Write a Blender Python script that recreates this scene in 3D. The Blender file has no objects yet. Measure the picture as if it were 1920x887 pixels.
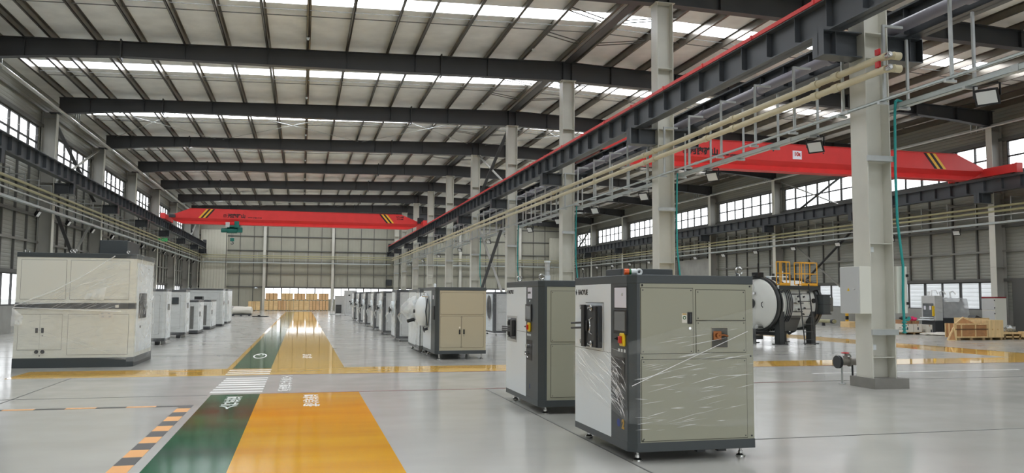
import bpy, math, random
from mathutils import Vector, Matrix
random.seed(7)
SC = bpy.context.scene
COL = SC.collection
PI = math.pi

# ------------------------------------------------------------------ camera
FPX, YAW, PITCH, ROLL, CAMH = 1530.7, math.radians(14.352), math.radians(4.246), math.radians(0.364), 1.588
def camera():
    fwd = Vector((math.sin(YAW) * math.cos(PITCH), math.cos(YAW) * math.cos(PITCH), math.sin(PITCH)))
    right = Vector((math.cos(YAW), -math.sin(YAW), 0))
    up = right.cross(fwd)
    r = right * math.cos(ROLL) + up * math.sin(ROLL)
    u = -right * math.sin(ROLL) + up * math.cos(ROLL)
    cd = bpy.data.cameras.new('camera')
    cd.sensor_fit = 'HORIZONTAL'; cd.sensor_width = 36.0
    cd.lens = FPX / 1920 * 36.0
    cd.clip_start = 0.05; cd.clip_end = 800
    o = bpy.data.objects.new('camera', cd); COL.objects.link(o)
    m = Matrix((r, u, -fwd)).transposed().to_4x4()
    m.translation = Vector((0, 0, CAMH))
    o.matrix_world = m
    SC.camera = o
camera()

# ------------------------------------------------------------------ light
SKY_STRENGTH = 3.3
SKYLIGHT_STRENGTH = 12.5
EXPOSURE = 0.08
w = bpy.data.worlds.new('overcast_sky'); SC.world = w; w.use_nodes = True
bg = w.node_tree.nodes['Background']
bg.inputs[0].default_value = (0.94, 0.97, 1.0, 1); bg.inputs[1].default_value = SKY_STRENGTH
SC.view_settings.view_transform = 'Standard'
SC.view_settings.look = 'None'
SC.view_settings.exposure = EXPOSURE
SC.view_settings.gamma = 1.0
SC.view_settings.use_curve_mapping = False
SC.cycles.use_denoising = True
SC.cycles.max_bounces = 9
SC.cycles.diffuse_bounces = 5
SC.cycles.glossy_bounces = 4
SC.cycles.transmission_bounces = 6
SC.cycles.transparent_max_bounces = 24
SC.cycles.caustics_reflective = False
SC.cycles.caustics_refractive = False
SC.cycles.sample_clamp_indirect = 6.0

# ------------------------------------------------------------------ materials
def lin(c):
    return tuple(((x / 255) / 12.92 if x / 255 <= 0.04045 else ((x / 255 + 0.055) / 1.055) ** 2.4) for x in c) + (1.0,)
MATS = {}
def mat(name, c, rough=0.5, metal=0.0, spec=0.5, var=0.0, vscale=2.0, bump=0.0, bscale=40.0, stretch=(1, 1, 1), coat=0.0, c2=None, emit=None):
    m = bpy.data.materials.new(name); m.use_nodes = True
    nt = m.node_tree; p = nt.nodes['Principled BSDF']
    p.inputs['Base Color'].default_value = lin(c)
    p.inputs['Roughness'].default_value = rough
    p.inputs['Metallic'].default_value = metal
    p.inputs['Specular IOR Level'].default_value = spec
    p.inputs['Coat Weight'].default_value = coat
    p.inputs['Coat Roughness'].default_value = 0.06
    if emit:
        p.inputs['Emission Color'].default_value = lin(c); p.inputs['Emission Strength'].default_value = emit
    tc = mp = None
    if var or bump:
        tc = nt.nodes.new('ShaderNodeTexCoord'); mp = nt.nodes.new('ShaderNodeMapping')
        mp.inputs['Scale'].default_value = stretch
        nt.links.new(tc.outputs['Object'], mp.inputs['Vector'])
    if var:
        n = nt.nodes.new('ShaderNodeTexNoise'); n.inputs['Scale'].default_value = vscale; n.inputs['Detail'].default_value = 6
        nt.links.new(mp.outputs['Vector'], n.inputs['Vector'])
        r = nt.nodes.new('ShaderNodeValToRGB')
        a = lin(c); b = lin(c2) if c2 else tuple(min(1, x * (1 + var)) for x in a[:3]) + (1,)
        d = a if c2 else tuple(x * (1 - var) for x in a[:3]) + (1,)
        r.color_ramp.elements[0].position = 0.32; r.color_ramp.elements[0].color = d
        r.color_ramp.elements[1].position = 0.68; r.color_ramp.elements[1].color = b
        nt.links.new(n.outputs['Fac'], r.inputs['Fac']); nt.links.new(r.outputs['Color'], p.inputs['Base Color'])
    if bump:
        n = nt.nodes.new('ShaderNodeTexNoise'); n.inputs['Scale'].default_value = bscale; n.inputs['Detail'].default_value = 4
        nt.links.new(mp.outputs['Vector'], n.inputs['Vector'])
        b = nt.nodes.new('ShaderNodeBump'); b.inputs['Strength'].default_value = bump; b.inputs['Distance'].default_value = 0.02
        nt.links.new(n.outputs['Fac'], b.inputs['Height']); nt.links.new(b.outputs['Normal'], p.inputs['Normal'])
    MATS[name] = m
    return m
def ribbed(name, c, axis, period, depth=0.35, rough=0.5, width=0.5):
    """painted profiled sheet: real ribs are a few millimetres deep, given by a bump wave along one axis"""
    m = mat(name, c, rough, var=0.05, vscale=0.7)
    nt = m.node_tree; p = nt.nodes['Principled BSDF']
    tc = nt.nodes.new('ShaderNodeTexCoord'); sp = nt.nodes.new('ShaderNodeSeparateXYZ')
    nt.links.new(tc.outputs['Object'], sp.inputs[0])
    mu = nt.nodes.new('ShaderNodeMath'); mu.operation = 'MULTIPLY'; mu.inputs[1].default_value = 1 / period
    nt.links.new(sp.outputs['XYZ'.index(axis)], mu.inputs[0])
    fr = nt.nodes.new('ShaderNodeMath'); fr.operation = 'FRACT'; nt.links.new(mu.outputs[0], fr.inputs[0])
    pp = nt.nodes.new('ShaderNodeMath'); pp.operation = 'PINGPONG'; pp.inputs[1].default_value = 0.5
    nt.links.new(fr.outputs[0], pp.inputs[0])
    mr = nt.nodes.new('ShaderNodeMapRange'); mr.inputs[1].default_value = 0.05; mr.inputs[2].default_value = 0.25 * width * 2
    nt.links.new(pp.outputs[0], mr.inputs[0])
    b = nt.nodes.new('ShaderNodeBump'); b.inputs['Strength'].default_value = depth; b.inputs['Distance'].default_value = 0.03
    nt.links.new(mr.outputs[0], b.inputs['Height']); nt.links.new(b.outputs['Normal'], p.inputs['Normal'])
    return m
def floor_material(name, c, var, rough, streak=(0.35, 1.6, 1), c2=None, spec=0.5):
    m = mat(name, c, rough, spec=spec, var=var, vscale=1.1, stretch=streak, c2=c2)
    nt = m.node_tree; p = nt.nodes['Principled BSDF']
    tc = nt.nodes.new('ShaderNodeTexCoord')
    n = nt.nodes.new('ShaderNodeTexNoise'); n.inputs['Scale'].default_value = 1.7; n.inputs['Detail'].default_value = 5
    nt.links.new(tc.outputs['Object'], n.inputs['Vector'])
    mr = nt.nodes.new('ShaderNodeMapRange'); mr.inputs[1].default_value = 0.3; mr.inputs[2].default_value = 0.7
    mr.inputs[3].default_value = rough * 0.85; mr.inputs[4].default_value = rough * 1.2
    nt.links.new(n.outputs['Fac'], mr.inputs[0]); nt.links.new(mr.outputs[0], p.inputs['Roughness'])
    n2 = nt.nodes.new('ShaderNodeTexNoise'); n2.inputs['Scale'].default_value = 3.5; n2.inputs['Detail'].default_value = 3
    nt.links.new(tc.outputs['Object'], n2.inputs['Vector'])
    b = nt.nodes.new('ShaderNodeBump'); b.inputs['Strength'].default_value = 0.012; b.inputs['Distance'].default_value = 0.02
    nt.links.new(n2.outputs['Fac'], b.inputs['Height']); nt.links.new(b.outputs['Normal'], p.inputs['Normal'])
    return m
def stripes(name, c1, c2, axis, period):
    m = mat(name, c1, 0.5)
    nt = m.node_tree; p = nt.nodes['Principled BSDF']
    tc = nt.nodes.new('ShaderNodeTexCoord'); sp = nt.nodes.new('ShaderNodeSeparateXYZ')
    nt.links.new(tc.outputs['Object'], sp.inputs[0])
    mu = nt.nodes.new('ShaderNodeMath'); mu.operation = 'MULTIPLY_ADD'; mu.inputs[1].default_value = 1 / period; mu.inputs[2].default_value = 50.03
    nt.links.new(sp.outputs['XYZ'.index(axis)], mu.inputs[0])
    fr = nt.nodes.new('ShaderNodeMath'); fr.operation = 'FRACT'; nt.links.new(mu.outputs[0], fr.inputs[0])
    gt = nt.nodes.new('ShaderNodeMath'); gt.operation = 'GREATER_THAN'; gt.inputs[1].default_value = 0.5
    nt.links.new(fr.outputs[0], gt.inputs[0])
    mx = nt.nodes.new('ShaderNodeMix'); mx.data_type = 'RGBA'
    mx.inputs[6].default_value = lin(c1); mx.inputs[7].default_value = lin(c2)
    nt.links.new(gt.outputs[0], mx.inputs[0]); nt.links.new(mx.outputs[2], p.inputs['Base Color'])
    return m
def see_through(name, c, lo, hi, rough=0.15, scale=6.0, stretch=(1, 1, 1), bump=0.0):
    """clear film or glass: a mix of a transparent and a coated white surface"""
    m = bpy.data.materials.new(name); m.use_nodes = True
    nt = m.node_tree; p = nt.nodes['Principled BSDF']; out = nt.nodes['Material Output']
    p.inputs['Base Color'].default_value = lin(c); p.inputs['Roughness'].default_value = rough
    t = nt.nodes.new('ShaderNodeBsdfTransparent'); mx = nt.nodes.new('ShaderNodeMixShader')
    nt.links.new(t.outputs[0], mx.inputs[1]); nt.links.new(p.outputs[0], mx.inputs[2]); nt.links.new(mx.outputs[0], out.inputs[0])
    if hi > lo:
        tc = nt.nodes.new('ShaderNodeTexCoord'); mp = nt.nodes.new('ShaderNodeMapping'); mp.inputs['Scale'].default_value = stretch
        nt.links.new(tc.outputs['Object'], mp.inputs['Vector'])
        n = nt.nodes.new('ShaderNodeTexNoise'); n.inputs['Scale'].default_value = scale; n.inputs['Detail'].default_value = 5
        n.inputs['Distortion'].default_value = 0.6
        nt.links.new(mp.outputs['Vector'], n.inputs['Vector'])
        mr = nt.nodes.new('ShaderNodeMapRange'); mr.inputs[1].default_value = 0.45; mr.inputs[2].default_value = 0.78
        mr.inputs[3].default_value = lo; mr.inputs[4].default_value = hi
        nt.links.new(n.outputs['Fac'], mr.inputs[0]); nt.links.new(mr.outputs[0], mx.inputs[0])
        if bump:
            b = nt.nodes.new('ShaderNodeBump'); b.inputs['Strength'].default_value = bump; b.inputs['Distance'].default_value = 0.03
            nt.links.new(n.outputs['Fac'], b.inputs['Height']); nt.links.new(b.outputs['Normal'], p.inputs['Normal'])
    else:
        mx.inputs[0].default_value = lo
    MATS[name] = m
    return m
def glow(name, c, s):
    m = bpy.data.materials.new(name); m.use_nodes = True
    nt = m.node_tree; nt.nodes.remove(nt.nodes['Principled BSDF'])
    e = nt.nodes.new('ShaderNodeEmission'); e.inputs[0].default_value = lin(c); e.inputs[1].default_value = s
    nt.links.new(e.outputs[0], nt.nodes['Material Output'].inputs[0])
    return m

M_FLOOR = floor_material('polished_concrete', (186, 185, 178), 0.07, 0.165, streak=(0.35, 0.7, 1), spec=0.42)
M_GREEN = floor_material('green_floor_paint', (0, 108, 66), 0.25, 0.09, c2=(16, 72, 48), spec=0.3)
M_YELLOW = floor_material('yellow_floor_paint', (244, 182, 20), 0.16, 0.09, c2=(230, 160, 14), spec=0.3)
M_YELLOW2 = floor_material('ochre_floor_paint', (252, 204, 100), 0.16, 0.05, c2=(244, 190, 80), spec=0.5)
M_WHITEPAINT = mat('white_floor_paint', (235, 235, 230), 0.35)
M_REDLINE = mat('red_line_paint', (120, 60, 58), 0.4)
M_JOINT = mat('joint_sealant', (96, 96, 94), 0.6)
M_TAPE_Y = stripes('hazard_tape_lengthwise', (238, 172, 96), (70, 68, 64), 'Y', 0.80)
M_TAPE_X = stripes('hazard_tape_crosswise', (238, 180, 120), (70, 68, 64), 'X', 0.78)
M_CONC = mat('painted_concrete', (150, 150, 144), 0.8, var=0.12, vscale=1.3)
M_WALL = ribbed('grey_wall_sheet', (142, 143, 134), 'Z', 0.16, 0.5)
M_WALLB = ribbed('beige_end_wall_sheet', (162, 161, 146), 'X', 0.35, 0.15)
M_WALLV = ribbed('beige_vertical_sheet', (196, 194, 178), 'X', 0.3, 0.5)
M_GIRT = mat('galvanised_girt', (132, 132, 126), 0.45, 0.25, var=0.08)
M_STUD = mat('dark_stud', (92, 92, 88), 0.5)
M_STEEL = mat('dark_grey_steel', (64, 65, 67), 0.42, var=0.08, vscale=1.0)
M_RUNWAY = mat('blue_grey_steel', (74, 78, 82), 0.38, var=0.08, vscale=1.0)
M_COLUMN = mat('pale_column_paint', (204, 203, 192), 0.4, var=0.05, vscale=1.5)
M_COLSHADE_BRACE = mat('column_shade_and_brace_grey', (150, 149, 142), 0.45, var=0.06, vscale=1.5)  # backlit shade tinted into the wall columns; also the counter brace grey
M_PURLIN = mat('galvanised_purlin', (104, 99, 90), 0.32, 0.55, var=0.12, vscale=1.5)
M_FOIL = mat('foil_roof_lining', (240, 241, 238), 0.5, 0.1, var=0.08, vscale=1.2, bump=0.6, bscale=3.0)
M_SKYLIGHT = glow('daylit_skylight_panel', (244, 248, 255), SKYLIGHT_STRENGTH)
M_GLASS = see_through('window_glass', (235, 242, 245), 0.07, 0.07, 0.03)
M_FRAME = mat('dark_window_frame', (62, 62, 62), 0.45)
M_FRAMEW = mat('pale_window_reveal', (205, 205, 200), 0.5)
M_RED = mat('crane_red', (210, 52, 50), 0.38, var=0.05)
M_REDRAIL = mat('conductor_red', (214, 60, 58), 0.45)
M_BLACK = mat('black_plastic', (26, 26, 27), 0.45)
M_HAZY = mat('crane_yellow', (232, 180, 50), 0.4)
M_INK = mat('black_ink', (24, 18, 18), 0.5)
M_TEAL = mat('teal_hose', (40, 150, 146), 0.45)
M_TEALM = mat('teal_hoist_paint', (18, 104, 92), 0.4)
M_GALV = mat('galvanised_steel', (186, 190, 188), 0.38, 0.45, var=0.1, vscale=3)
M_TRAY = mat('pale_cable_tray', (190, 198, 196), 0.4, 0.2)
M_BEIGE = mat('beige_pipe', (206, 196, 164), 0.4, var=0.05)
M_OLIVE = mat('olive_pipe', (168, 164, 126), 0.4)
M_GPIPE = mat('grey_plastic_pipe', (132, 130, 140), 0.4)
M_WHITE = mat('white_enamel', (232, 238, 240), 0.32)
M_PANEL = mat('warm_grey_panel', (160, 160, 142), 0.4)
M_PANELB = mat('tan_grey_panel', (178, 170, 146), 0.42)
M_PALE = mat('pale_cabinet', (220, 220, 208), 0.4)
M_LGREY = mat('light_grey_cabinet', (188, 190, 188), 0.4)
M_CHAR = mat('charcoal_enamel', (52, 55, 58), 0.38)
M_SLATE = mat('slate_enamel', (64, 70, 72), 0.38)
M_GROOVE = mat('panel_gap', (70, 68, 60), 0.7)
M_PED = mat('pedestal_concrete', (126, 124, 118), 0.75, var=0.1, vscale=3)
M_WRAPG = mat('cool_pale_cabinet', (204, 207, 205), 0.4)
M_TUBE = mat('pale_steel_tube', (214, 216, 212), 0.3, 0.2)
M_FILM2 = see_through('draped_film', (240, 242, 240), 0.10, 0.34, 0.14, 1.6, (1, 1, 3), 0.4)
M_CHROME = mat('chrome', (200, 200, 198), 0.2, 1.0)
M_SCREEN = mat('touch_screen', (112, 114, 114), 0.12)
M_PAPER = mat('paper', (228, 228, 238), 0.6)
M_ESTOP = mat('estop_red', (190, 40, 24), 0.35)
M_EYEL = mat('estop_yellow', (236, 196, 30), 0.4)
M_GREENL = mat('green_lens', (40, 110, 60), 0.2)
M_ORANGE = mat('orange_lens', (220, 90, 30), 0.2)
M_BLUE = mat('blue_sticker', (30, 60, 140), 0.4)
M_GOLD = mat('gold_sticker', (190, 150, 60), 0.4)
M_COPPER = mat('copper', (150, 96, 58), 0.35, 0.8)
M_CRATE = mat('crate_plywood', (238, 206, 152), 0.65, var=0.1, vscale=1.5, stretch=(1, 1, 4))
M_CRATE2 = mat('crate_rosy_plywood', (232, 192, 142), 0.65, var=0.1, vscale=1.5, stretch=(1, 1, 4))
M_BATTEN = mat('crate_batten', (200, 158, 98), 0.65)
M_OSB = mat('brown_osb', (176, 128, 84), 0.7, var=0.15, vscale=5)
M_PINE = mat('pine_board', (222, 192, 140), 0.6, var=0.12, vscale=3, stretch=(6, 6, 0.6))
M_STRAP = mat('dark_strap', (82, 60, 40), 0.5)
M_DRUM = mat('vessel_grey', (216, 218, 212), 0.35)
M_VDARK = mat('vessel_charcoal', (58, 60, 60), 0.4)
M_SAFE = mat('safety_yellow', (232, 172, 44), 0.4)
M_PINK = mat('pink_cloth', (226, 50, 110), 0.7)
M_WCARD = mat('white_carton', (222, 218, 206), 0.6)
M_BCARD = mat('brown_carton', (158, 118, 84), 0.7)
M_DGLASS = mat('dark_panel_glass', (64, 70, 72), 0.15)
M_LENS = mat('floodlight_lens', (226, 228, 226), 0.2)
M_EXITG = mat('exit_sign_green', (70, 170, 100), 0.4, emit=0.25)
M_VALVER = mat('valve_red', (196, 40, 44), 0.4)
M_CAST = mat('grey_cast_pipe', (138, 134, 126), 0.45)
M_FILM = see_through('stretch_film', (236, 238, 236), 0.04, 0.20, 0.14, 2.0, (1, 1, 4), 0.35)
M_FILMV = see_through('crumpled_film', (238, 240, 240), 0.10, 0.50, 0.15, 3.0, (2, 2, 0.9), 0.7)
M_FOLD = see_through('film_fold', (250, 252, 252), 0.85, 0.85, 0.12)
M_FILMW = see_through('milky_film', (226, 228, 226), 0.35, 0.85, 0.2, 3.0, (1, 1, 1), 0.9)
M_SHROUD = see_through('grey_dust_shroud', (190, 192, 192), 0.62, 0.9, 0.3, 2.0, (1, 1, 1), 0.6)
M_PALLET = mat('pallet_wood', (150, 128, 92), 0.75, var=0.15, vscale=4)
M_FACADE = ribbed('outside_white_siding', (244, 246, 250), 'Z', 0.25, 0.3)
M_TARMAC = mat('outside_ground', (130, 130, 126), 0.9)

# ------------------------------------------------------------------ mesh building
class MB:
    def __init__(self, off=(0, 0, 0)):
        self.v = []; self.f = []; self.off = Vector(off)
    def add(self, vs, fs):
        n = len(self.v); o = self.off
        self.v += [(a[0] - o.x, a[1] - o.y, a[2] - o.z) for a in vs]
        self.f += [tuple(i + n for i in f) for f in fs]
        return self
    def box(self, x0, x1, y0, y1, z0, z1):
        if x1 < x0: x0, x1 = x1, x0
        if y1 < y0: y0, y1 = y1, y0
        if z1 < z0: z0, z1 = z1, z0
        return self.add([(x0, y0, z0), (x1, y0, z0), (x1, y1, z0), (x0, y1, z0), (x0, y0, z1), (x1, y0, z1), (x1, y1, z1), (x0, y1, z1)],
                        [(0, 3, 2, 1), (4, 5, 6, 7), (0, 1, 5, 4), (1, 2, 6, 5), (2, 3, 7, 6), (3, 0, 4, 7)])
    def quad(self, a, b, c, d):
        return self.add([a, b, c, d], [(0, 1, 2, 3)])
    def prism(self, poly, ext):
        """polygon of 3-D points swept along the vector ext"""
        n = len(poly); e = Vector(ext)
        vs = [Vector(p) for p in poly]; vs += [p + e for p in vs]
        nr = Vector((0, 0, 0))
        for i in range(n):
            nr += vs[i].cross(vs[(i + 1) % n])
        fs = [tuple(range(n))[::-1], tuple(range(n, 2 * n))] + [(i, (i + 1) % n, n + (i + 1) % n, n + i) for i in range(n)]
        if nr.dot(e) < 0: fs = [f[::-1] for f in fs]
        return self.add([tuple(p) for p in vs], fs)
    def bar(self, a, b, wd, ht, up=(0, 0, 1)):
        a = Vector(a); b = Vector(b); d = (b - a).normalized()
        s = d.cross(Vector(up))
        if s.length < 1e-4: s = d.cross(Vector((1, 0, 0)))
        s.normalize(); u = s.cross(d)
        p = [a + s * (wd / 2 * i) + u * (ht / 2 * j) for i, j in ((-1, -1), (1, -1), (1, 1), (-1, 1))]
        return self.prism(p, b - a)
    def cyl(self, a, b, r, n=12, r2=None, caps=True):
        a = Vector(a); b = Vector(b); d = (b - a).normalized(); r2 = r if r2 is None else r2
        s = d.orthogonal().normalized(); t = d.cross(s)
        vs = []
        for c, q in ((a, r), (b, r2)):
            for i in range(n):
                an = 2 * PI * i / n
                vs.append(tuple(c + (s * math.cos(an) + t * math.sin(an)) * q))
        fs = [(i, (i + 1) % n, n + (i + 1) % n, n + i) for i in range(n)]
        if caps: fs += [tuple(range(n))[::-1], tuple(range(n, 2 * n))]
        return self.add(vs, fs)
    def tube(self, pts, r, n=8):
        """one bent tube through the points"""
        pts = [Vector(p) for p in pts]; vs = []; m = len(pts)
        d0 = (pts[1] - pts[0]).normalized(); s = d0.orthogonal().normalized()
        for k, p in enumerate(pts):
            d = (pts[min(k + 1, m - 1)] - pts[max(k - 1, 0)]).normalized()
            s = (s - d * s.dot(d)).normalized(); t = d.cross(s)
            for i in range(n):
                an = 2 * PI * i / n
                vs.append(tuple(p + (s * math.cos(an) + t * math.sin(an)) * r))
        fs = [(k * n + i, k * n + (i + 1) % n, (k + 1) * n + (i + 1) % n, (k + 1) * n + i) for k in range(m - 1) for i in range(n)]
        fs += [tuple(range(n))[::-1], tuple(range((m - 1) * n, m * n))]
        return self.add(vs, fs)
    def lathe(self, base, axis, prof, n=40):
        """prof = (distance along axis, radius)"""
        base = Vector(base); d = Vector(axis).normalized(); s = d.orthogonal().normalized(); t = d.cross(s)
        vs = []; m = len(prof)
        for h, r in prof:
            for i in range(n):
                an = 2 * PI * i / n
                vs.append(tuple(base + d * h + (s * math.cos(an) + t * math.sin(an)) * r))
        fs = [(k * n + i, k * n + (i + 1) % n, (k + 1) * n + (i + 1) % n, (k + 1) * n + i) for k in range(m - 1) for i in range(n)]
        fs += [tuple(range(n))[::-1], tuple(range((m - 1) * n, m * n))]
        return self.add(vs, fs)
    def ring(self, c, axis, R, r, n=20, k=8, a0=0, a1=2 * PI):
        d = Vector(axis).normalized(); s = d.orthogonal().normalized(); t = d.cross(s); c = Vector(c)
        full = abs(a1 - a0 - 2 * PI) < 1e-3
        pts = [c + (s * math.cos(a0 + (a1 - a0) * i / n) + t * math.sin(a0 + (a1 - a0) * i / n)) * R for i in range(n + 1)]
        return self.tube(pts, r, k)
    def ball(self, c, r, n=12, sz=1.0):
        prof = [(-r * sz * math.cos(PI * i / n), max(1e-4, r * math.sin(PI * i / n))) for i in range(n + 1)]
        return self.lathe(c, (0, 0, 1), prof, 2 * n)
    def build(self, name, m, parent=None, smooth=False, bevel=0.0, seg=2, label=None):
        me = bpy.data.meshes.new(name); me.from_pydata(self.v, [], self.f); me.update()
        me.materials.append(m)
        if smooth:
            me.polygons.foreach_set('use_smooth', [True] * len(me.polygons))
            me.update()
            try: me.set_sharp_from_angle(angle=math.radians(42))
            except Exception: pass
        o = bpy.data.objects.new(name, me); COL.objects.link(o)
        if parent is not None: o.parent = parent
        if bevel:
            md = o.modifiers.new('edge', 'BEVEL'); md.width = bevel; md.segments = seg; md.limit_method = 'ANGLE'; md.angle_limit = math.radians(40)
        if label: o['label'] = label
        return o
def thing(name, label, cat, loc=(0, 0, 0), rz=0.0, group=None):
    o = bpy.data.objects.new(name, None); COL.objects.link(o)
    o.location = loc; o.rotation_euler = (0, 0, rz); o.empty_display_size = 0.2
    return tag(o, label, cat, group)
def tag(o, label, cat, group=None):
    o['label'] = label; o['category'] = cat
    if group: o['group'] = group
    return o
def struct(o, label=None, group=None):
    o['kind'] = 'structure'
    if label: o['label'] = label
    if group: o['group'] = group
    return o
def dup(root, loc, label=None, rz=None):
    r = root.copy(); COL.objects.link(r); r.location = loc
    if rz is not None: r.rotation_euler = (0, 0, rz)
    if label: r['label'] = label
    for ch in list(root.children):
        c = ch.copy(); COL.objects.link(c); c.parent = r
        for g in list(ch.children):
            d = g.copy(); COL.objects.link(d); d.parent = c
    return r
def lettering(name, body, size, org, ex, ey, m, parent, sx=1.0, depth=0.002, align='LEFT', bold=0.0, spacing=1.0):
    cu = bpy.data.curves.new(name, 'FONT'); cu.body = body; cu.size = size; cu.extrude = depth
    cu.align_x = align; cu.align_y = 'BOTTOM_BASELINE' if False else 'CENTER'; cu.offset = bold; cu.space_character = spacing
    t = bpy.data.objects.new(name, cu); COL.objects.link(t)
    dg = bpy.context.evaluated_depsgraph_get()
    me = bpy.data.meshes.new_from_object(t.evaluated_get(dg))
    bpy.data.objects.remove(t); bpy.data.curves.remove(cu)
    ex = Vector(ex); ey = Vector(ey); ez = ex.cross(ey); org = Vector(org)
    for v in me.vertices:
        v.co = org + ex * (v.co.x * sx) + ey * v.co.y + ez * v.co.z
    me.materials.clear(); me.materials.append(m)
    o = bpy.data.objects.new(name, me); COL.objects.link(o); o.parent = parent
    return o
ORD = ['nearest', 'second', 'third', 'fourth', 'fifth', 'sixth', 'seventh', 'eighth', 'ninth', 'tenth', 'eleventh', 'twelfth', 'thirteenth', 'fourteenth', 'fifteenth',
       'sixteenth', 'seventeenth', 'eighteenth', 'nineteenth', 'twentieth']
TENS = {2: 'twenty', 3: 'thirty', 4: 'forty', 5: 'fifty', 6: 'sixty'}
def nth(i):
    """0 -> nearest, 1 -> second, ..."""
    if i < 20: return ORD[i]
    t, u = divmod(i + 1, 10)
    if u == 0: return TENS[t][:-1] + 'ieth'
    return TENS[t] + '-' + ('first' if u == 1 else ORD[u - 1])
# ------------------------------------------------------------------ the building
BAY = 9.0
YK = {k: 12.87 + BAY * k for k in range(-1, 9)}; YK[9] = 91.9
XL, XR, XC = -11.4, 31.4, 10.15
Y0, Y1 = -23.5, 92.6
SLOPE = 0.0335
def zroof(x): return 11.32 - SLOPE * abs(x - XC)

# floor and its painted marks
fl = struct(MB().box(XL - .3, XR + .3, Y0, Y1 + .3, -0.2, 0.0).build('floor', M_FLOOR), 'polished grey concrete hall floor with coloured lanes')
def mark(name, x0, x1, y0, y1, m, z=0.0015, label=None):
    o = MB().box(x0, x1, y0, y1, z - .001, z + .001).build(name, m, fl)
    if label: o['label'] = label
    return o
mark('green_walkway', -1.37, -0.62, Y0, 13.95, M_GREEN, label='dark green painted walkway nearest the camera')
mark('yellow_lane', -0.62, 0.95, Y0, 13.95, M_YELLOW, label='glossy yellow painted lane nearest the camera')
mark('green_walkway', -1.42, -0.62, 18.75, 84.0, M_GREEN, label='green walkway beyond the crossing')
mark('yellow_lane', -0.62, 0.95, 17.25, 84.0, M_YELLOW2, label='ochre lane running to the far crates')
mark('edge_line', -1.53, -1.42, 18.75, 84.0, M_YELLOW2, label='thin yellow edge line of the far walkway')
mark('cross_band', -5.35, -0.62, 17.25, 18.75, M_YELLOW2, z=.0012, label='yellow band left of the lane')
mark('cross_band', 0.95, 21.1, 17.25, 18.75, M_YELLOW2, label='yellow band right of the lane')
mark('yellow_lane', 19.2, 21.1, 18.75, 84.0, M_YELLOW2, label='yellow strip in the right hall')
mark('lane_border', 21.14, 21.2, 15.0, 84.0, M_JOINT)
mark('lane_border', -0.62, 20.0, 17.2, 17.25, M_REDLINE)
mark('red_line', -0.62, 9.6, 13.96, 14.02, M_REDLINE, label='thin dull red line across the floor')
for i in range(7):
    mark('zebra_stripe', -1.42 + .008 * i, -0.6, 14.2 + i * .385, 14.2 + i * .385 + .21, M_WHITEPAINT, label='white zebra stripe')
for i in range(3):
    mark('zebra_stripe', -1.45, -0.6, 17.4 + i * .43, 17.4 + i * .43 + .2, M_WHITEPAINT, z=.0035, label='white zebra stripe')
for y, x0, x1 in ((13.9, -11, -1.42), (14.02, 9.6, 30), (8.4, 4.5, 30), (23.0, -11, -1.6), (32, 1, 30), (41, -11, -1.6), (50, 1, 30)):
    mark('floor_joint', x0, x1, y - .012, y + .012, M_JOINT)
for x, y0, y1 in ((-4.2, 2, 17.2), (3.12, 2, 13.9), (-4.2, 19, 80), (3.3, 19, 84), (15.5, 19, 84)):
    mark('floor_joint', x - .01, x + .01, y0, y1, M_JOINT)
mark('white_line', 10.6, 16.0, 15.4, 15.5, M_WHITEPAINT, label='white painted line before the yellow band')
mark('hazard_tape', -1.66, -1.48, -2.0, 12.72, M_TAPE_Y, z=.002, label='orange and black hazard tape running beside the green walkway')
mark('hazard_tape', -9.5, -1.66, 12.6, 12.72, M_TAPE_X, z=.002, label='orange and black hazard tape running to the left wall')
def floor_text(chars, x, y, step, w_, h_, m):
    for i, c in enumerate(chars):
        if c == ' ': continue
        lettering('floor_lettering', c, h_, (x, y + i * step, .004), (-1, 0, 0), (0, -1, 0), m, fl, sx=w_ / h_, depth=.001, align='CENTER', bold=.006)
floor_text('人行通道', -0.985, 12.38, .37, .25, .36, M_WHITEPAINT)
floor_text('物流通道', 0.17, 12.42, .37, .25, .36, M_WHITEPAINT)
floor_text('减速慢行注意行人', -0.25, 14.42, .345, .235, .32, M_WHITEPAINT)
floor_text('物流', 0.17, 22.0, .8, .26, .72, M_WHITEPAINT)
o = MB()
for a in range(24):
    a0, a1 = 2 * PI * a / 24, 2 * PI * (a + 1) / 24
    p = [(-1.03 + math.cos(t) * r * .17, 22.6 + math.sin(t) * r * .9, .004) for t, r in ((a0, .8), (a1, .8), (a1, 1.0), (a0, 1.0))]
    o.quad(*p)
o.box(-1.12, -1.05, 22.9, 23.15, .003, .005).box(-1.0, -.95, 22.9, 23.15, .003, .005)
o.build('floor_emblem', M_WHITEPAINT, fl)

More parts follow.
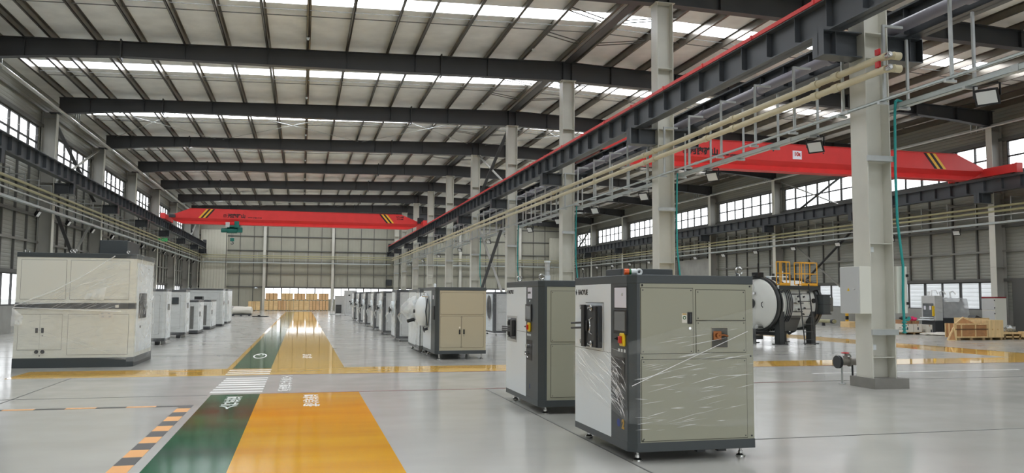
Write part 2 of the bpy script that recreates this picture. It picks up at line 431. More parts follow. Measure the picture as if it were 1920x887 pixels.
# walls ------------------------------------------------------------
SILL, HEAD, USILL, UHEAD = 1.12, 2.45, 7.5, 8.95
NWIN = [0]
def window_x(x, y0, y1, z0, z1, n, rows, inward, label, stay=False):
    """a ribbon window in a side wall; the frame sits in the wall's thickness"""
    NWIN[0] += 1
    f = MB(); t = .05; xa, xb = x - .05, x + .05
    f.box(xa, xb, y0, y1, z0, z0 + t).box(xa, xb, y0, y1, z1 - t, z1).box(xa, xb, y0, y0 + t, z0, z1).box(xa, xb, y1 - t, y1, z0, z1)
    for i in range(1, n):
        yy = y0 + (y1 - y0) * i / n
        f.box(xa + .01, xb - .01, yy - (.035 if i % 2 else .055), yy + (.035 if i % 2 else .055), z0 + t, z1 - t)
    for j in range(1, rows):
        zz = z0 + (z1 - z0) * j / rows
        f.box(xa + .02, xb - .02, y0 + t, y1 - t, zz - .035, zz + .035)
    wo = struct(f.build('window_%d' % NWIN[0], M_FRAME), label)
    MB().box(x - .006, x + .006, y0 + t, y1 - t, z0 + t, z1 - t).build('pane', M_GLASS, wo)
    if stay:
        for i in range(n):
            ya, yb = y0 + (y1 - y0) * (i + .1) / n, y0 + (y1 - y0) * (i + .9) / n
            zt, zb = z1 - .08, (z0 + z1) / 2 + .05
            b = MB(); ox = inward * .38
            b.bar((x + inward * .06, ya, zb), (x + inward * .10, yb, zb + (zt - zb) * .45), .02, .02)
            b.build('stay_arm', M_FRAMEW, wo)
    return wo
def side_wall(name, x, inward, ks, label):
    xo = x - inward * .12
    m = MB()
    full0 = Y0
    kmin = min(ks)
    m.box(xo, x, Y0, YK[kmin] + .35, SILL, 10.62)
    m.box(xo, x, YK[9] - .3, Y1, SILL, 10.62)
    m.box(xo, x, YK[kmin] + .35, YK[9] - .3, HEAD, USILL).box(xo, x, YK[kmin] + .35, YK[9] - .3, UHEAD, 10.62)
    for k in ks:
        if k > kmin:
            m.box(xo, x, YK[k] - .35, YK[k] + .35, SILL, HEAD).box(xo, x, YK[k] - .35, YK[k] + .35, USILL, UHEAD)
    wl = struct(m.build(name, M_WALL), label)
    MB().box(xo - inward * .03, x + inward * .04, Y0, Y1, 0, SILL).build('plinth', M_CONC, wl, label='painted concrete plinth')
    for z, h, mm in ((HEAD + .07, .14, M_STUD), (3.85, .09, M_GIRT), (5.0, .12, M_STUD), (6.2, .09, M_GIRT), (USILL - .08, .14, M_STUD), (UHEAD + .08, .14, M_STUD), (9.75, .09, M_GIRT)):
        MB().box(x, x + inward * .11, Y0, Y1, z - h / 2, z + h / 2).build('girt', mm, wl)
    for k in ks:
        y0, y1 = YK[k], YK[k + 1]
        for i in range(1, 6):
            y = y0 + (y1 - y0) * i / 6
            MB().box(x, x + inward * .09, y - .04, y + .04, HEAD + .14, USILL - .15).build('stud', M_STUD, wl)
    side = 'left' if inward > 0 else 'right'
    for k in ks:
        y0, y1 = YK[k] + .35, YK[k + 1] - .35
        if k == 8: y1 = YK[9] - .3
        nb = nth(k - kmin)
        window_x(x - inward * .06, y0, y1, SILL, HEAD, 7, 1, inward, 'low ribbon window in the %s wall, %s bay from the camera' % (side, nb))
        window_x(x - inward * .06, y0, y1, USILL, UHEAD, 7, 2, inward, 'high ribbon window under the eaves of the %s wall, %s bay from the camera' % (side, nb), stay=True)
    return wl
side_wall('wall_left', XL, 1, range(1, 9), 'ribbed grey sheet wall on the left with dark girts')
wr = side_wall('wall_right', XR, -1, range(0, 9), 'ribbed grey sheet wall on the right with dark girts')
# roller shutter in the right wall
d = struct(MB().box(XR - .22, XR - .14, 58.6, 64.2, 0, 4.75).build('door_1', M_CONC), 'closed pale grey roller shutter door in the right wall')
MB().box(XR - .3, XR - .12, 58.45, 58.6, 0, 4.9).build('guide_rail', M_STUD, d); MB().box(XR - .3, XR - .12, 64.2, 64.35, 0, 4.9).build('guide_rail', M_STUD, d)

bw = MB()
yb0, yb1 = Y1, Y1 + .12
W0, W1, W2, W3 = -3.95, 9.9, 10.5, 27.9
bw.box(XL, W0, yb0, yb1, 0, HEAD).box(W1, W2, yb0, yb1, 0, HEAD).box(W3, XR, yb0, yb1, 0, HEAD)
bw.box(W0, W1, yb0, yb1, 0, SILL + .05).box(W2, W3, yb0, yb1, 0, SILL + .05)
bw.prism([(XL, yb0, HEAD), (XR, yb0, HEAD), (XR, yb0, 10.6), (XC, yb0, 11.3), (XL, yb0, 10.6)], (0, .12, 0))
wb = struct(bw.build('wall_back', M_WALLB), 'beige sheet end wall at the far end of both halls')
for z, h in ((HEAD + .06, .12), (3.95, .08), (5.3, .06), (6.45, .10), (8.0, .10), (9.4, .1)):
    MB().box(XL, XR, yb0 - .1, yb0, z - h / 2, z + h / 2).build('girt', M_GIRT if h < .1 else M_STUD, wb)
for i in range(30):
    x = XL + .5 + i * 1.43
    if -10.7 < x < -7.9 or 28.1 < x < 30.9: continue
    MB().box(x - .03, x + .03, yb0 - .07, yb0, HEAD + .12 if x > -4 else 0.1, 10.4).build('stud', M_STUD, wb)
for x0, x1 in ((-10.6, -7.9), (28.2, 30.9)):
    MB().box(x0, x1, yb0 - .26, yb0 - .2, 0, 8.6).build('lining_panel', M_WALLV, wb, label='pale vertically ribbed lining panel')
for i, (x0, x1, n) in enumerate(((W0, 3.1, 8), (3.35, W1, 8), (W2, 17.4, 8), (17.65, W3, 10))):
    NWIN[0] += 1
    f = MB(); z0, z1, t = SILL + .05, HEAD, .06
    f.box(x0, x1, yb0 + .02, yb1 - .02, z0, z0 + t).box(x0, x1, yb0 + .02, yb1 - .02, z1 - t, z1)
    for j in range(n + 1):
        xx = x0 + (x1 - x0) * j / n; q = .06 if j % 2 == 0 else .03
        f.box(max(x0, xx - q), min(x1, xx + q), yb0 + .03, yb1 - .03, z0, z1)
    wo = struct(f.build('window_%d' % NWIN[0], M_FRAME), 'low window band in the end wall, %s section from the left' % ('first', 'second', 'third', 'fourth')[i])
    MB().box(x0, x1, yb0 + .055, yb0 + .065, z0 + t, z1 - t).build('pane', M_GLASS, wo)
for i, x in enumerate((-4.05, 3.2, 17.5, 24.6)):
    o = MB().box(x - .14, x + .14, yb0 - .42, yb0 - .40, 0, zroof(x) - .9).box(x - .14, x + .14, yb0 - .14, yb0 - .12, 0, zroof(x) - .9).box(x - .012, x + .012, yb0 - .40, yb0 - .14, 0, zroof(x) - .9)
    struct(o.build('end_column', M_COLUMN), 'pale steel wind column on the end wall, %s from the left' % ('first', 'second', 'third', 'fourth')[i], 'end wall columns')
fw = MB()  # out of view; its openings are added to bring sky light from behind
for a, b, z0, z1 in ((XL, -3.0, 0, 6.4), (4.0, 16.0, 0, 6.4), (22, XR, 0, 6.4)): fw.box(a, b, Y0 - .12, Y0, z0, z1)
fw.prism([(XL, Y0, 6.4), (XR, Y0, 6.4), (XR, Y0, 10.6), (XC, Y0, 11.3), (XL, Y0, 10.6)], (0, -.12, 0))
struct(fw.build('wall_front', M_WALLB), 'beige sheet end wall behind the camera with two openings added to let daylight in')

# roof -------------------------------------------------------------
SKY = [(12.87 + BAY * k + 3.78, 12.87 + BAY * k + 4.75) for k in range(-4, 9)]
def roof_strip(m, y0, y1, dz=0.0):
    for x0, x1 in ((XL - .12, XC), (XC, XR + .12)):
        a, b = zroof(x0) + dz, zroof(x1) + dz
        m.prism([(x0, y0, a), (x1, y0, b), (x1, y0, b + .05), (x0, y0, a + .05)], (0, y1 - y0, 0))
rm = MB(); e = [Y0 - .12] + [v for s in SKY for v in s] + [Y1 + .12]
for i in range(0, len(e), 2): roof_strip(rm, e[i], e[i + 1])
ceil = struct(rm.build('ceiling', M_FOIL), 'silvery insulated underside of the pitched roof')
for i, (a, b) in enumerate(SKY):
    s = MB()
    for x0, x1 in ((-10.6, XC - .15), (XC + .15, 28.0)):
        za, zb = zroof(x0), zroof(x1)
        s.prism([(x0, a, za + .01), (x1, a, zb + .01), (x1, a, zb + .03), (x0, a, za + .03)], (0, b - a, 0))
    s.build('skylight_strip', M_SKYLIGHT, ceil, label='glowing daylit skylight strip')
    c = MB()
    for x0, x1 in ((XL - .12, -10.6), (XC - .15, XC + .15), (28.0, XR + .12)):
        za, zb = zroof(x0), zroof(x1)
        c.prism([(x0, a, za), (x1, a, zb), (x1, a, zb + .05), (x0, a, za + .05)], (0, b - a, 0))
    c.build('roof_infill', M_FOIL, ceil)
half = [0.30, 1.87, 3.3, 4.75, 6.15, 7.2, 8.72, 10.15, 11.58, 13.0, 14.43, 15.9, 17.35, 18.78, 19.6, 20.6]
PX = sorted([XC - h for h in half] + [XC + h for h in half])
for i, x in enumerate(PX):
    z1 = zroof(x) - .005; z0 = z1 - .25; s = 1 if x < XC else -1
    o = MB().box(x - .012, x + .012, Y0, Y1, z0, z1).box(x - .012, x + s * .075, Y0, Y1, z1 - .012, z1).box(x - s * .075, x + .012, Y0, Y1, z0, z0 + .012)
    o.box(x - s * .075, x - s * .063, Y0, Y1, z0, z0 + .03)
    side = 'left' if x < XC else 'right'
    j = i if x < XC else len(PX) - 1 - i
    struct(o.build('roof_purlin', M_PURLIN), 'galvanised roof purlin running lengthwise, %s in from the %s wall' % (nth(j) if j else 'closest', side), 'roof purlins')
# ridge trough between the two ridge purlins
o = MB().box(XC - .16, XC + .16, Y0, Y1, 11.03, 11.05)
struct(o.build('ridge_trough', M_STEEL), 'dark folded trough between the two ridge purlins')
def rafter(k):
    y = YK[k]; m = MB(); t = .014; h = .15
    def xs(x): return XC + (XC - x)
    pts = [(-10.72, 9.62), (-8.6, 9.84), (-6.4, 9.98), (1.2, 10.1), (5.0, 10.2), (XC, 10.29)]
    bot = pts + [(xs(x), z) for x, z in pts[-2::-1]]
    top = [(x, zroof(x) - .262) for x in (xs(-10.72), XC, -10.72)]
    m.prism([(x, y - t / 2, z) for x, z in bot] + [(x, y - t / 2, z) for x, z in top], (0, t, 0))
    for (xa, za), (xb, zb) in zip(bot[:-1], bot[1:]):
        m.prism([(xa, y - h, za - .016), (xb, y - h, zb - .016), (xb, y - h, zb), (xa, y - h, za)], (0, 2 * h, 0))
    for (xa, za), (xb, zb) in zip(top[:-1], top[1:]):
        m.prism([(xa, y - h, za - .014), (xb, y - h, zb - .014), (xb, y - h, zb), (xa, y - h, za)], (0, 2 * h, 0))
    rf = struct(m.build('roof_rafter', M_STEEL), 'dark tapered roof rafter spanning both halls, %s from the camera' % nth(k + 1), 'roof rafters')
    def zb_(x):
        x = x if x <= XC else xs(x)
        for (xa, za), (xb, zb) in zip(pts[:-1], pts[1:]):
            if xa <= x <= xb: return za + (zb - za) * (x - xa) / (xb - xa)
        return 9.7
    for x in (-6.4, 5.0, xs(5.0), xs(-6.4)):
        MB().box(x - .025, x + .025, y - h - .05, y + h + .05, zb_(x) - .12, zroof(x) - .2).build('splice_plate', M_STEEL, rf)
    for x in [p for i, p in enumerate(PX) if i % 2 == 1 and abs(p - XC) > .6]:
        MB().box(x - .005, x + .005, y - h * .9, y + h * .9, zb_(x) + .01, zroof(x) - .28).build('web_stiffener', M_STEEL, rf)
    MB().box(XC - .2, XC - .17, y - h, y + h, 10.27, 11.03).box(XC + .17, XC + .2, y - h, y + h, 10.27, 11.03).build('ridge_plate', M_STEEL, rf)
for k in range(-1, 10): rafter(k)
# sag rods and wind bracing in the roof
for k in range(0, 9):
    for dy in (-.36, .36):
        y = YK[k] + (5.6 if dy > 0 else 5.0)
        m = MB()
        for x0, x1 in ((-10.4, XC - .40), (XC + .40, 30.7)):
            m.bar((x0, y, zroof(x0) - .10), (x1, y, zroof(x1) - .10), .012, .03)
        struct(m.build('sag_rod', M_STUD), '%s thin dark sag rod line of the %s bay from the camera' % ('nearer' if dy < 0 else 'farther', nth(k)), 'sag rods')
for k in (3, 7):
    for x0, x1 in ((-10.2, -5.0), (-4.6, 3.0), (3.2, 9.6), (10.7, 17.0), (17.2, 25), (25.2, 30.5)):
        ya, yb = YK[k] + .2, YK[k + 1] - .2
        o = MB().cyl((x0, ya, zroof(x0) - .34), (x1, yb, zroof(x1) - .34), .012, 6).cyl((x0, yb, zroof(x0) - .37), (x1, ya, zroof(x1) - .37), .012, 6)
        struct(o.build('bracing_rod', M_GALV), 'thin crossed wind bracing rods under the roof', 'roof wind bracing')
for k in range(0, 9):
    for s in (-1, 1):
        m = MB(); ya = YK[k] + 2.9
        x1 = XC + s * .38; x0 = XC + s * 1.87
        for q in (0, 1):
            m.bar((x0, ya + q * 2.6, zroof(x0) - .2), (x1, ya + .9 + q * 2.6, zroof(x1) - .2), .03, .03)
            m.bar((x0, ya + .3 + q * 2.6, zroof(x0) - .2), (x1, ya + 1.2 + q * 2.6, zroof(x1) - .2), .03, .03)
        struct(m.build('ridge_brace', M_STUD), 'diagonal tie bars beside the ridge', 'ridge ties')

# columns ----------------------------------------------------------
def centre_column(k):
    y = YK[k]; t = .02; bw_ = .225
    top = 10.28
    xa, xb = 9.9, 10.4
    ped = MB().box(9.86, 10.57, y - .33, y + .36, 0, .18).build('pedestal', M_PED)
    ped.name = 'column'
    ped = struct(ped, 'pale grey steel column of the middle row on a square pedestal, %s from the camera' % nth(k), 'middle row columns')
    MB().box(xa, xa + t, y - bw_, y + bw_, .18, top).build('flange', M_COLUMN, ped)
    MB().box(xb - t, xb, y - bw_, y + bw_, .18, top).build('flange', M_COLUMN, ped)
    MB().box(xa + t, xb - t, y - .01, y + .01, .18, top).build('web', M_COLUMN, ped)
    MB().box(xa - .06, xb + .06, y - bw_ - .03, y + bw_ + .03, top - .02, top).build('cap_plate', M_COLUMN, ped)
    for z in (.55, 1.05, 2.6, 4.1, 6.03, 6.5, 8.3):
        MB().box(xa + t, xb - t, y - bw_ + .02, y - .01, z - .008, z + .008).build('web_stiffener', M_COLUMN, ped)
    for z in (1.0, 4.15):
        MB().box(xa - .02, xb + .02, y - bw_ - .06, y - bw_ - .005, z - .05, z + .05).build('clamp_bar', M_GALV, ped)
    for x0, x1 in ((9.08, xa), (xb, 11.22)):
        b = MB()
        b.box(x0, x1, y - .17, y + .17, 6.48, 6.5).box(x0, x1, y - .17, y + .17, 6.03, 6.05).box(x0, x1, y - .01, y + .01, 6.05, 6.48)
        xm = 9.35 if x0 < 9.5 else 10.95
        b.box(xm - .01, xm + .01, y - .16, y + .16, 6.05, 6.48).box(x0 if x0 < 9.5 else x1 - .012, (x0 + .012) if x0 < 9.5 else x1, y - .17, y + .17, 6.05, 6.48)
        b.build('runway_bracket', M_RUNWAY, ped)
    return ped
for k in range(-1, 10): centre_column(k) if k >= 0 else None
def wall_column(k, x, inward, side, kmin):  # web and rear flange coloured darker as backlit, lit inner flange pale
    y = YK[k]; xi = x + inward * .65; xo = x + inward * .06
    o = struct(MB().box(xo + inward * .02, xi - inward * .02, y - .008, y + .008, 0, 9.66).build('column', M_COLSHADE_BRACE),
               'steel wall column with tinted-in shade on the %s, %s from the camera' % (side, nth(k - kmin)), '%s wall columns' % side)
    MB().box(xi - inward * .02, xi, y - .17, y + .17, 0, 9.66).build('flange', M_COLUMN, o)
    MB().box(xo, xo + inward * .02, y - .17, y + .17, 0, 9.66).build('flange', M_COLSHADE_BRACE, o)
    for z in (3.1, 6.03, 6.5, 9.4):
        MB().box(xo, xi, y - .15, y + .15, z - .008, z + .008).build('web_stiffener', M_COLSHADE_BRACE, o)
    xe = xi + inward * .8
    b = MB().box(xi, xe, y - .15, y + .15, 6.48, 6.5).box(xi, xe, y - .15, y + .15, 6.03, 6.05).box(xi, xe, y - .01, y + .01, 6.05, 6.48)
    b.box(xe - inward * .012, xe, y - .15, y + .15, 6.05, 6.48).box(xi + inward * .59, xi + inward * .61, y - .15, y + .15, 6.05, 6.48)
    b.build('runway_bracket', M_RUNWAY, o)
    MB().box(xi - inward * .3, xi + inward * .1, y - .2, y + .2, 9.6, 9.66).build('cap_plate', M_STEEL, o)
for k in range(1, 10): wall_column(k, XL, 1, 'left', 1)
for k in range(0, 10): wall_column(k, XR, -1, 'right', 0)
# bracing in the fourth bay and the seventh
def xbrace(x, k, z0, z1, label, inset=.6):
    a, b = YK[k] + inset, YK[k + 1] - inset
    o = MB().bar((x, a, z1), (x, b, z0), .05, .16, up=(1, 0, 0))
    b1 = o.build('wall_brace', M_STEEL); struct(b1, label)
    MB().bar((x + .09, a, z0), (x + .09, b, z1), .05, .12, up=(1, 0, 0)).build('counter_brace', M_COLSHADE_BRACE, b1)
xbrace(-11.05, 3, 6.6, 9.4, 'crossed steel brace of the left wall above the runway beam')
xbrace(-11.05, 3, 1.2, 5.9, 'crossed steel brace of the left wall below the runway beam')
xbrace(30.95, 3, 6.6, 9.4, 'crossed steel brace over a high window of the right wall')
xbrace(30.95, 3, 1.2, 5.9, 'crossed steel brace of the right wall behind the vessel')
xbrace(10.1, 3, 0.9, 6.0, 'crossed steel brace between columns of the middle row')
xbrace(10.1, 3, 7.2, 10.2, 'crossed steel brace high between columns of the middle row')
xbrace(30.95, 8, 6.6, 9.4, 'crossed steel brace in the far corner of the right wall', .4)
xbrace(-11.05, 8, 6.6, 9.4, 'crossed steel brace in the far corner of the left wall', .4)

# crane runways ----------------------------------------------------
def runway(x, label, red=False, y0=-5.5, y1=91.6):
    m = MB(); z0, z1 = 6.5, 7.1
    m.box(x - .15, x + .15, y0, y1, z0, z0 + .022).box(x - .17, x + .17, y0, y1, z1 - .022, z1).box(x - .01, x + .01, y0, y1, z0, z1)
    y = y0 + .3
    while y < y1:
        m.box(x - .13, x + .13, y - .006, y + .006, z0 + .1, z1 - .02); y += 1.0
    o = struct(m.build('crane_runway_beam', M_RUNWAY), label)
    MB().box(x - .03, x + .03, y0, y1, z1, z1 + .09).build('crane_rail', M_STUD, o)
    MB().box(x - .17, x + .17, y1, y1 + .06, z0, z1 + .35).build('end_stop', M_STEEL, o)
    if red:
        MB().box(x - .19, x - .13, y0, y1, z1 + .005, z1 + .085).build('conductor_rail', M_REDRAIL, o, label='red conductor rail along the top edge')
        y = y0 + 1
        while y < 60:
            MB().box(x - .205, x - .12, y - .03, y + .03, z1, z1 + .1).build('rail_clip', M_REDRAIL, o); y += 2.2
runway(9.35, 'dark runway beam with red conductor rail on the middle columns, left side', red=True)
runway(11.03, 'dark runway beam on the middle columns, right side')
runway(-10.12, 'dark runway beam along the left wall')
runway(30.42, 'dark runway beam along the right wall')
# ------------------------------------------------------------------ services
def copies(first, locs, labels):
    for i, (l, t) in enumerate(zip(locs, labels)):
        if i == 0: first.location = l; first['label'] = t
        else: dup(first, l, t)
# hangers of the middle rack: tall ones on the hall side, others on the far side
hy = []
for k in range(-1, 9):
    for d in (.30, 1.87, 3.38, 4.93, 6.63, 8.16):
        hy.append(YK[k] + d)
hy = [y for y in hy if 8.0 < y < 90.8]
t = thing('pipe_hanger', '', 'pipe hanger', (0, 0, 0), group='hangers of the middle pipe rack, hall side')
MB().box(.032, .08, -.02, .02, -1.35, 0).build('rod', M_GALV, t)
MB().box(.032, .46, -.02, .02, 0, .04).build('cross_bar', M_GALV, t)
MB().box(-.08, .12, -.03, .03, -1.39, -1.35).build('foot', M_GALV, t)
copies(t, [(9.75, y, 6.38) for y in hy], ['hall side hanger of the middle pipe rack, %s from the camera' % nth(i) for i in range(len(hy))])
t = thing('pipe_hanger', '', 'pipe hanger', (0, 0, 0), group='hangers of the middle pipe rack, far side')
MB().box(.08, .125, -.02, .02, -1.275, 0).build('rod', M_GALV, t)
MB().box(-.12, .13, -.03, .03, -1.315, -1.275).build('foot', M_GALV, t)
copies(t, [(10.56, y + .44, 6.36) for y in hy], ['far side hanger holding the wide tray of the middle rack, %s from the camera' % nth(i) for i in range(len(hy))])
def pipe(name, pts, r, m, label, cat, sleeves=(), sm=None, n=10, group=None):
    o = MB().tube(pts, r, n).build(name, m, smooth=True)
    tag(o, label, cat, group)
    if sleeves:
        for p, d in sleeves:
            p = Vector(p); d = Vector(d).normalized()
            MB().cyl(p - d * .09, p + d * .09, r * 1.28, 12).build('pipe_sleeve', sm or m, o, smooth=True)
    return o
for z, lab in ((5.76, 'upper beige pipe of the middle rack'), (5.54, 'lower beige pipe of the middle rack')):
    p = pipe('beige_pipe', [(9.62, 11.75, z), (9.62, 91.5, z)], .062, M_BEIGE, lab + ' running the length of the hall', 'pipe',
             [((9.62, y, z), (0, 1, 0)) for y in [13.1, 13.75, 16.9, 18.2, 21.3, 22.0, 26.2, 31.0, 35.2, 40.1, 44.3, 49.2, 53, 58, 62, 67, 71, 76]])
    MB().cyl((9.62, 11.78, z), (9.74, 11.66, z), .066, 12).cyl((9.72, 11.70, z), (9.86, 11.70, z), .07, 14).build('elbow', M_BEIGE, p, smooth=True)
    MB().cyl((9.62, 11.72, z), (9.60, 11.62, z), .05, 14).cyl((9.61, 11.63, z), (9.60, 11.60, z), .03, 10).build('union_cap', M_CHROME, p, smooth=True)
    MB().box(9.56, 9.60, 11.85, 11.95, z + .06, z + .16).cyl((9.60, 11.9, z + .03), (9.60, 11.9, z + .1), .02, 8).build('valve_handle', M_VALVER, p)
pipe('drain_pipe', [(10.72, 3, 6.68), (10.72, 91.5, 6.68)], .112, M_GPIPE, 'thick grey plastic pipe beside the right runway beam', 'pipe',
     [((10.72, y, 6.68), (0, 1, 0)) for y in [11.0, 14.8, 17.6, 20.4, 24, 28, 33, 38, 43]], n=14)
def tray(name, x, z, w_, h_, y0, y1, label):
    m = MB().box(x - w_ / 2, x + w_ / 2, y0, y1, z - h_ / 2, z - h_ / 2 + .006).box(x - w_ / 2, x - w_ / 2 + .006, y0, y1, z - h_ / 2, z + h_ / 2).box(x + w_ / 2 - .006, x + w_ / 2, y0, y1, z - h_ / 2, z + h_ / 2)
    m.box(x - w_ / 2, x + w_ / 2, y0, y1, z + h_ / 2 - .006, z + h_ / 2)
    o = tag(m.build(name, M_TRAY), label, 'cable tray')
    for y in [y0 + 3 * i for i in range(1, int((y1 - y0) / 3))]:
        MB().box(x - w_ / 2 - .006, x + w_ / 2 + .006, y - .07, y + .07, z - h_ / 2 - .006, z + h_ / 2 + .006).build('joint_plate', M_GALV, o)
    return o
tray('cable_tray', 9.75, 5.06, .05, .045, 4, 91.5, 'narrow pale cable tray on the hall side of the middle rack')
tray('cable_tray', 10.56, 5.14, .13, .10, 4, 91.5, 'wide pale cable tray carrying floodlights beside the middle columns')
# floodlights
def floodlight(aim, group):
    t = thing('floodlight', '', 'floodlight', (0, 0, 0), group=group)
    d = Vector(aim).normalized(); s = d.cross(Vector((0, 0, 1))).normalized(); u = s.cross(d)
    def slab(m, w_, h_, a, b, w2=None, h2=None):
        w2 = w_ if w2 is None else w2; h2 = h_ if h2 is None else h2
        c = Vector((0, 0, -.2))
        vs = [c + d * q + s * (i * ww / 2) + u * (j * hh / 2) for q, ww, hh in ((a, w_, h_), (b, w2, h2)) for i, j in ((-1, -1), (1, -1), (1, 1), (-1, 1))]
        m.add([tuple(v) for v in vs], [(0, 3, 2, 1), (4, 5, 6, 7), (0, 1, 5, 4), (1, 2, 6, 5), (2, 3, 7, 6), (3, 0, 4, 7)]); return m
    h = slab(MB(), .20, .18, -.10, .0, .36, .28); slab(h, .36, .28, 0, .02)
    for i in range(5): slab(h, .012, .2, -.14, -.05); 
    h.build('housing', M_BLACK, t, bevel=.006)
    slab(MB(), .29, .21, .02, .026).build('lens', M_LENS, t)
    b = MB()
    for q in (-1, 1):
        b.bar(Vector((0, 0, -.2)) + s * (.19 * q), Vector((0, 0, 0)) + s * (.19 * q), .03, .012)
    b.bar(s * -.2, s * .2, .03, .012)
    b.build('bracket', M_BLACK, t)
    MB().tube([Vector((0, 0, 0)) + s * -.15, Vector((0, 0, .025)) + s * -.17, Vector((0, 0, .02)) + s * -.05, (0, 0, .0)], .008, 6).build('cord', M_BLACK, t)
    return t
fy = [10.64 + 4.55 * i for i in range(17)]
f = floodlight((-.72, -.42, -.5), 'floodlights of the middle rack')
copies(f, [(10.6, y, 5.05) for y in fy], ['black floodlight under the middle cable tray, %s from the camera' % nth(i) for i in range(len(fy))])
fy = [36.8 + 4.5 * i for i in range(12)]
f = floodlight((.85, .0, -.5), 'floodlights of the left wall')
copies(f, [(-10.48, y, 5.035) for y in fy], ['black floodlight under the left wall cable tray, %s from the camera' % nth(i) for i in range(len(fy))])
fy = [28.4 + 4.55 * i for i in range(14)]
f = floodlight((-.75, -.35, -.5), 'floodlights of the right wall')
copies(f, [(30.72, y, 5.035) for y in fy], ['black floodlight under the right wall cable tray, %s from the camera' % nth(i) for i in range(len(fy))])
# side wall pipe racks
for x, s, side, ya in ((-10.6, 1, 'left', 22), (30.85, -1, 'right', 15)):
    for z, r, mm, nm in ((5.88, .055, M_OLIVE, 'uppermost'), (5.66, .055, M_OLIVE, 'second'), (5.46, .035, M_GALV, 'thin third')):
        pipe('wall_pipe', [(x + s * .07, ya, z), (x + s * .07, 91.5, z)], r, mm, '%s pipe of the rack along the %s wall' % (nm, side), 'pipe')
    tray('cable_tray', x + s * .06, 5.13, .16, .10, ya, 91.5, 'pale cable tray along the %s wall' % side)
    y = [v for k in range(0, 9) for v in [YK[k] + 1.0 + 1.75 * i for i in range(5)] if ya + 2 < v < 90.5]
    t = thing('pipe_hanger', '', 'pipe hanger', (0, 0, 0), group='%s wall pipe hangers' % side)
    MB().box(-.02, .02, -.02, .02, -1.09, 0).build('rod', M_GALV, t)
    MB().box(-.02 if s > 0 else -.55, .55 * (1 if s < 0 else 0) + .02, -.02, .02, -.04, 0).build('wall_arm', M_GALV, t)
    a = t.children[1]
    bpy.data.objects.remove(a)
    MB().box(0, -s * .62, -.02, .02, -.04, 0).build('wall_arm', M_GALV, t)
    copies(t, [(x + s * .0, v, 6.28) for v in y], ['galvanised drop rod of the %s wall pipe rack, %s from the camera' % (side, nth(i)) for i in range(len(y))])
    o = tag(MB().tube([(x + s * .05, ya, 9.66), (x + s * .05, 91.6, 9.66)], .065, 8).tube([(x + s * .21, ya, 9.58), (x + s * .21, 91.6, 9.58)], .045, 8).build('eaves_conduit', M_TUBE, smooth=True),
            'shiny conduit pair along the eaves of the %s wall' % side, 'conduit')
    for k in range(1, 9):
        for q in (-.35, 0, .35):
            yy = YK[k] + q + (2.0 if k % 2 else .6)
            MB().box(x + s * .11, x + s * .16, yy - .025, yy + .025, 9.5, 10.32 if s > 0 else 10.34).build('hanger_rod', M_GALV, o)
# pipes on the end wall
for z, r in ((5.88, .05), (5.66, .05)):
    for xa_, xb_, hall in ((-10.4, 9.5, 'left'), (10.9, 30.6, 'right')):
        pipe('wall_pipe', [(xa_, 92.02, z), (xb_, 92.02, z)], r, M_OLIVE, '%s pipe crossing the far end wall of the %s hall' % ('upper' if z > 5.7 else 'lower', hall), 'pipe')
for xa_, xb_, hall in ((-10.4, 9.5, 'left'), (10.9, 30.6, 'right')):
    o = MB().box(xa_, xb_, 91.97, 92.13, 5.08, 5.18).build('cable_tray', M_TRAY); tag(o, 'pale cable tray crossing the far end wall of the %s hall' % hall, 'cable tray')
    for i in range(12):
        x = xa_ + .5 + i * 1.7
        if x > xb_ - .1: continue
        MB().box(x - .02, x + .02, 92.09, 92.13, 5.18, 6.25).build('drop_rod', M_GALV, o)
# hoses down the middle columns
def hose(k, full):
    y = YK[k] - .31
    o = pipe('hose', [(10.46, y, 5.2), (10.44, y, 4.9), (10.42, y, 3.9), (10.43, y, 3.0), (10.50, y - .03, 2.2), (10.49, y - .02, 1.6), (10.5, y - .02, .98)], .024, M_TEAL,
             'teal hose hanging down the %s column of the middle row' % nth(k), 'hose', group='teal hoses')
    MB().tube([(10.5, y - .02, 1.22), (10.56, y - .03, 1.22), (10.58, y - .04, 1.25)], .02, 8).cyl((10.56, y - .03, 1.22), (10.60, y - .05, 1.27), .03, 10).build('tap', M_TEAL, o, smooth=True)
    c = MB()
    for z in (1.18, 1.12, 1.06, 1.0): c.ring((10.5, y - .02, z), (0, 0, 1), .035, .012, 12, 6)
    c.build('coupling', M_TEAL, o, smooth=True)
    if full:
        MB().tube([(10.46, y, 5.2), (10.5, y, 5.24), (10.6, y, 5.22)], .028, 8).build('inlet', M_TEAL, o, smooth=True)
for k in range(0, 5): hose(k, k == 0)
# switch boxes on the nearest middle column
def wall_box(name, x0, x1, y0, y1, z0, z1, face, label, cat):
    t = thing(name, label, cat, ((x0 + x1) / 2, y0, z0)); L = t.location
    MB(L).box(x0, x1, y0, y1, z0, z1).build('body', M_PALE if face else M_LGREY, t, bevel=.006)
    MB(L).box(x0 - .012, x0, y0 + .015, y1 - .015, z0 + .015, z1 - .015).build('door', M_LGREY, t, bevel=.004)
    return t, L
y = YK[0]
t = thing('switch_box', 'pale switch box on the hall side of the nearest column with a warning triangle', 'electrical box', (9.62, y + .1, 1.33)); L = t.location
MB(L).box(9.66, 9.9, y - .24, y + .30, 1.33, 2.18).build('body', M_PALE, t, bevel=.006)
dr = MB(L).box(9.645, 9.66, y - .235, y + .295, 1.335, 2.175).build('door', M_LGREY, t, bevel=.004)
MB(L).prism([(9.643, y + .02, 1.74), (9.643, y + .09, 1.74), (9.643, y + .055, 1.80)], (-.002, 0, 0)).build('warning_sign', M_EYEL, dr)
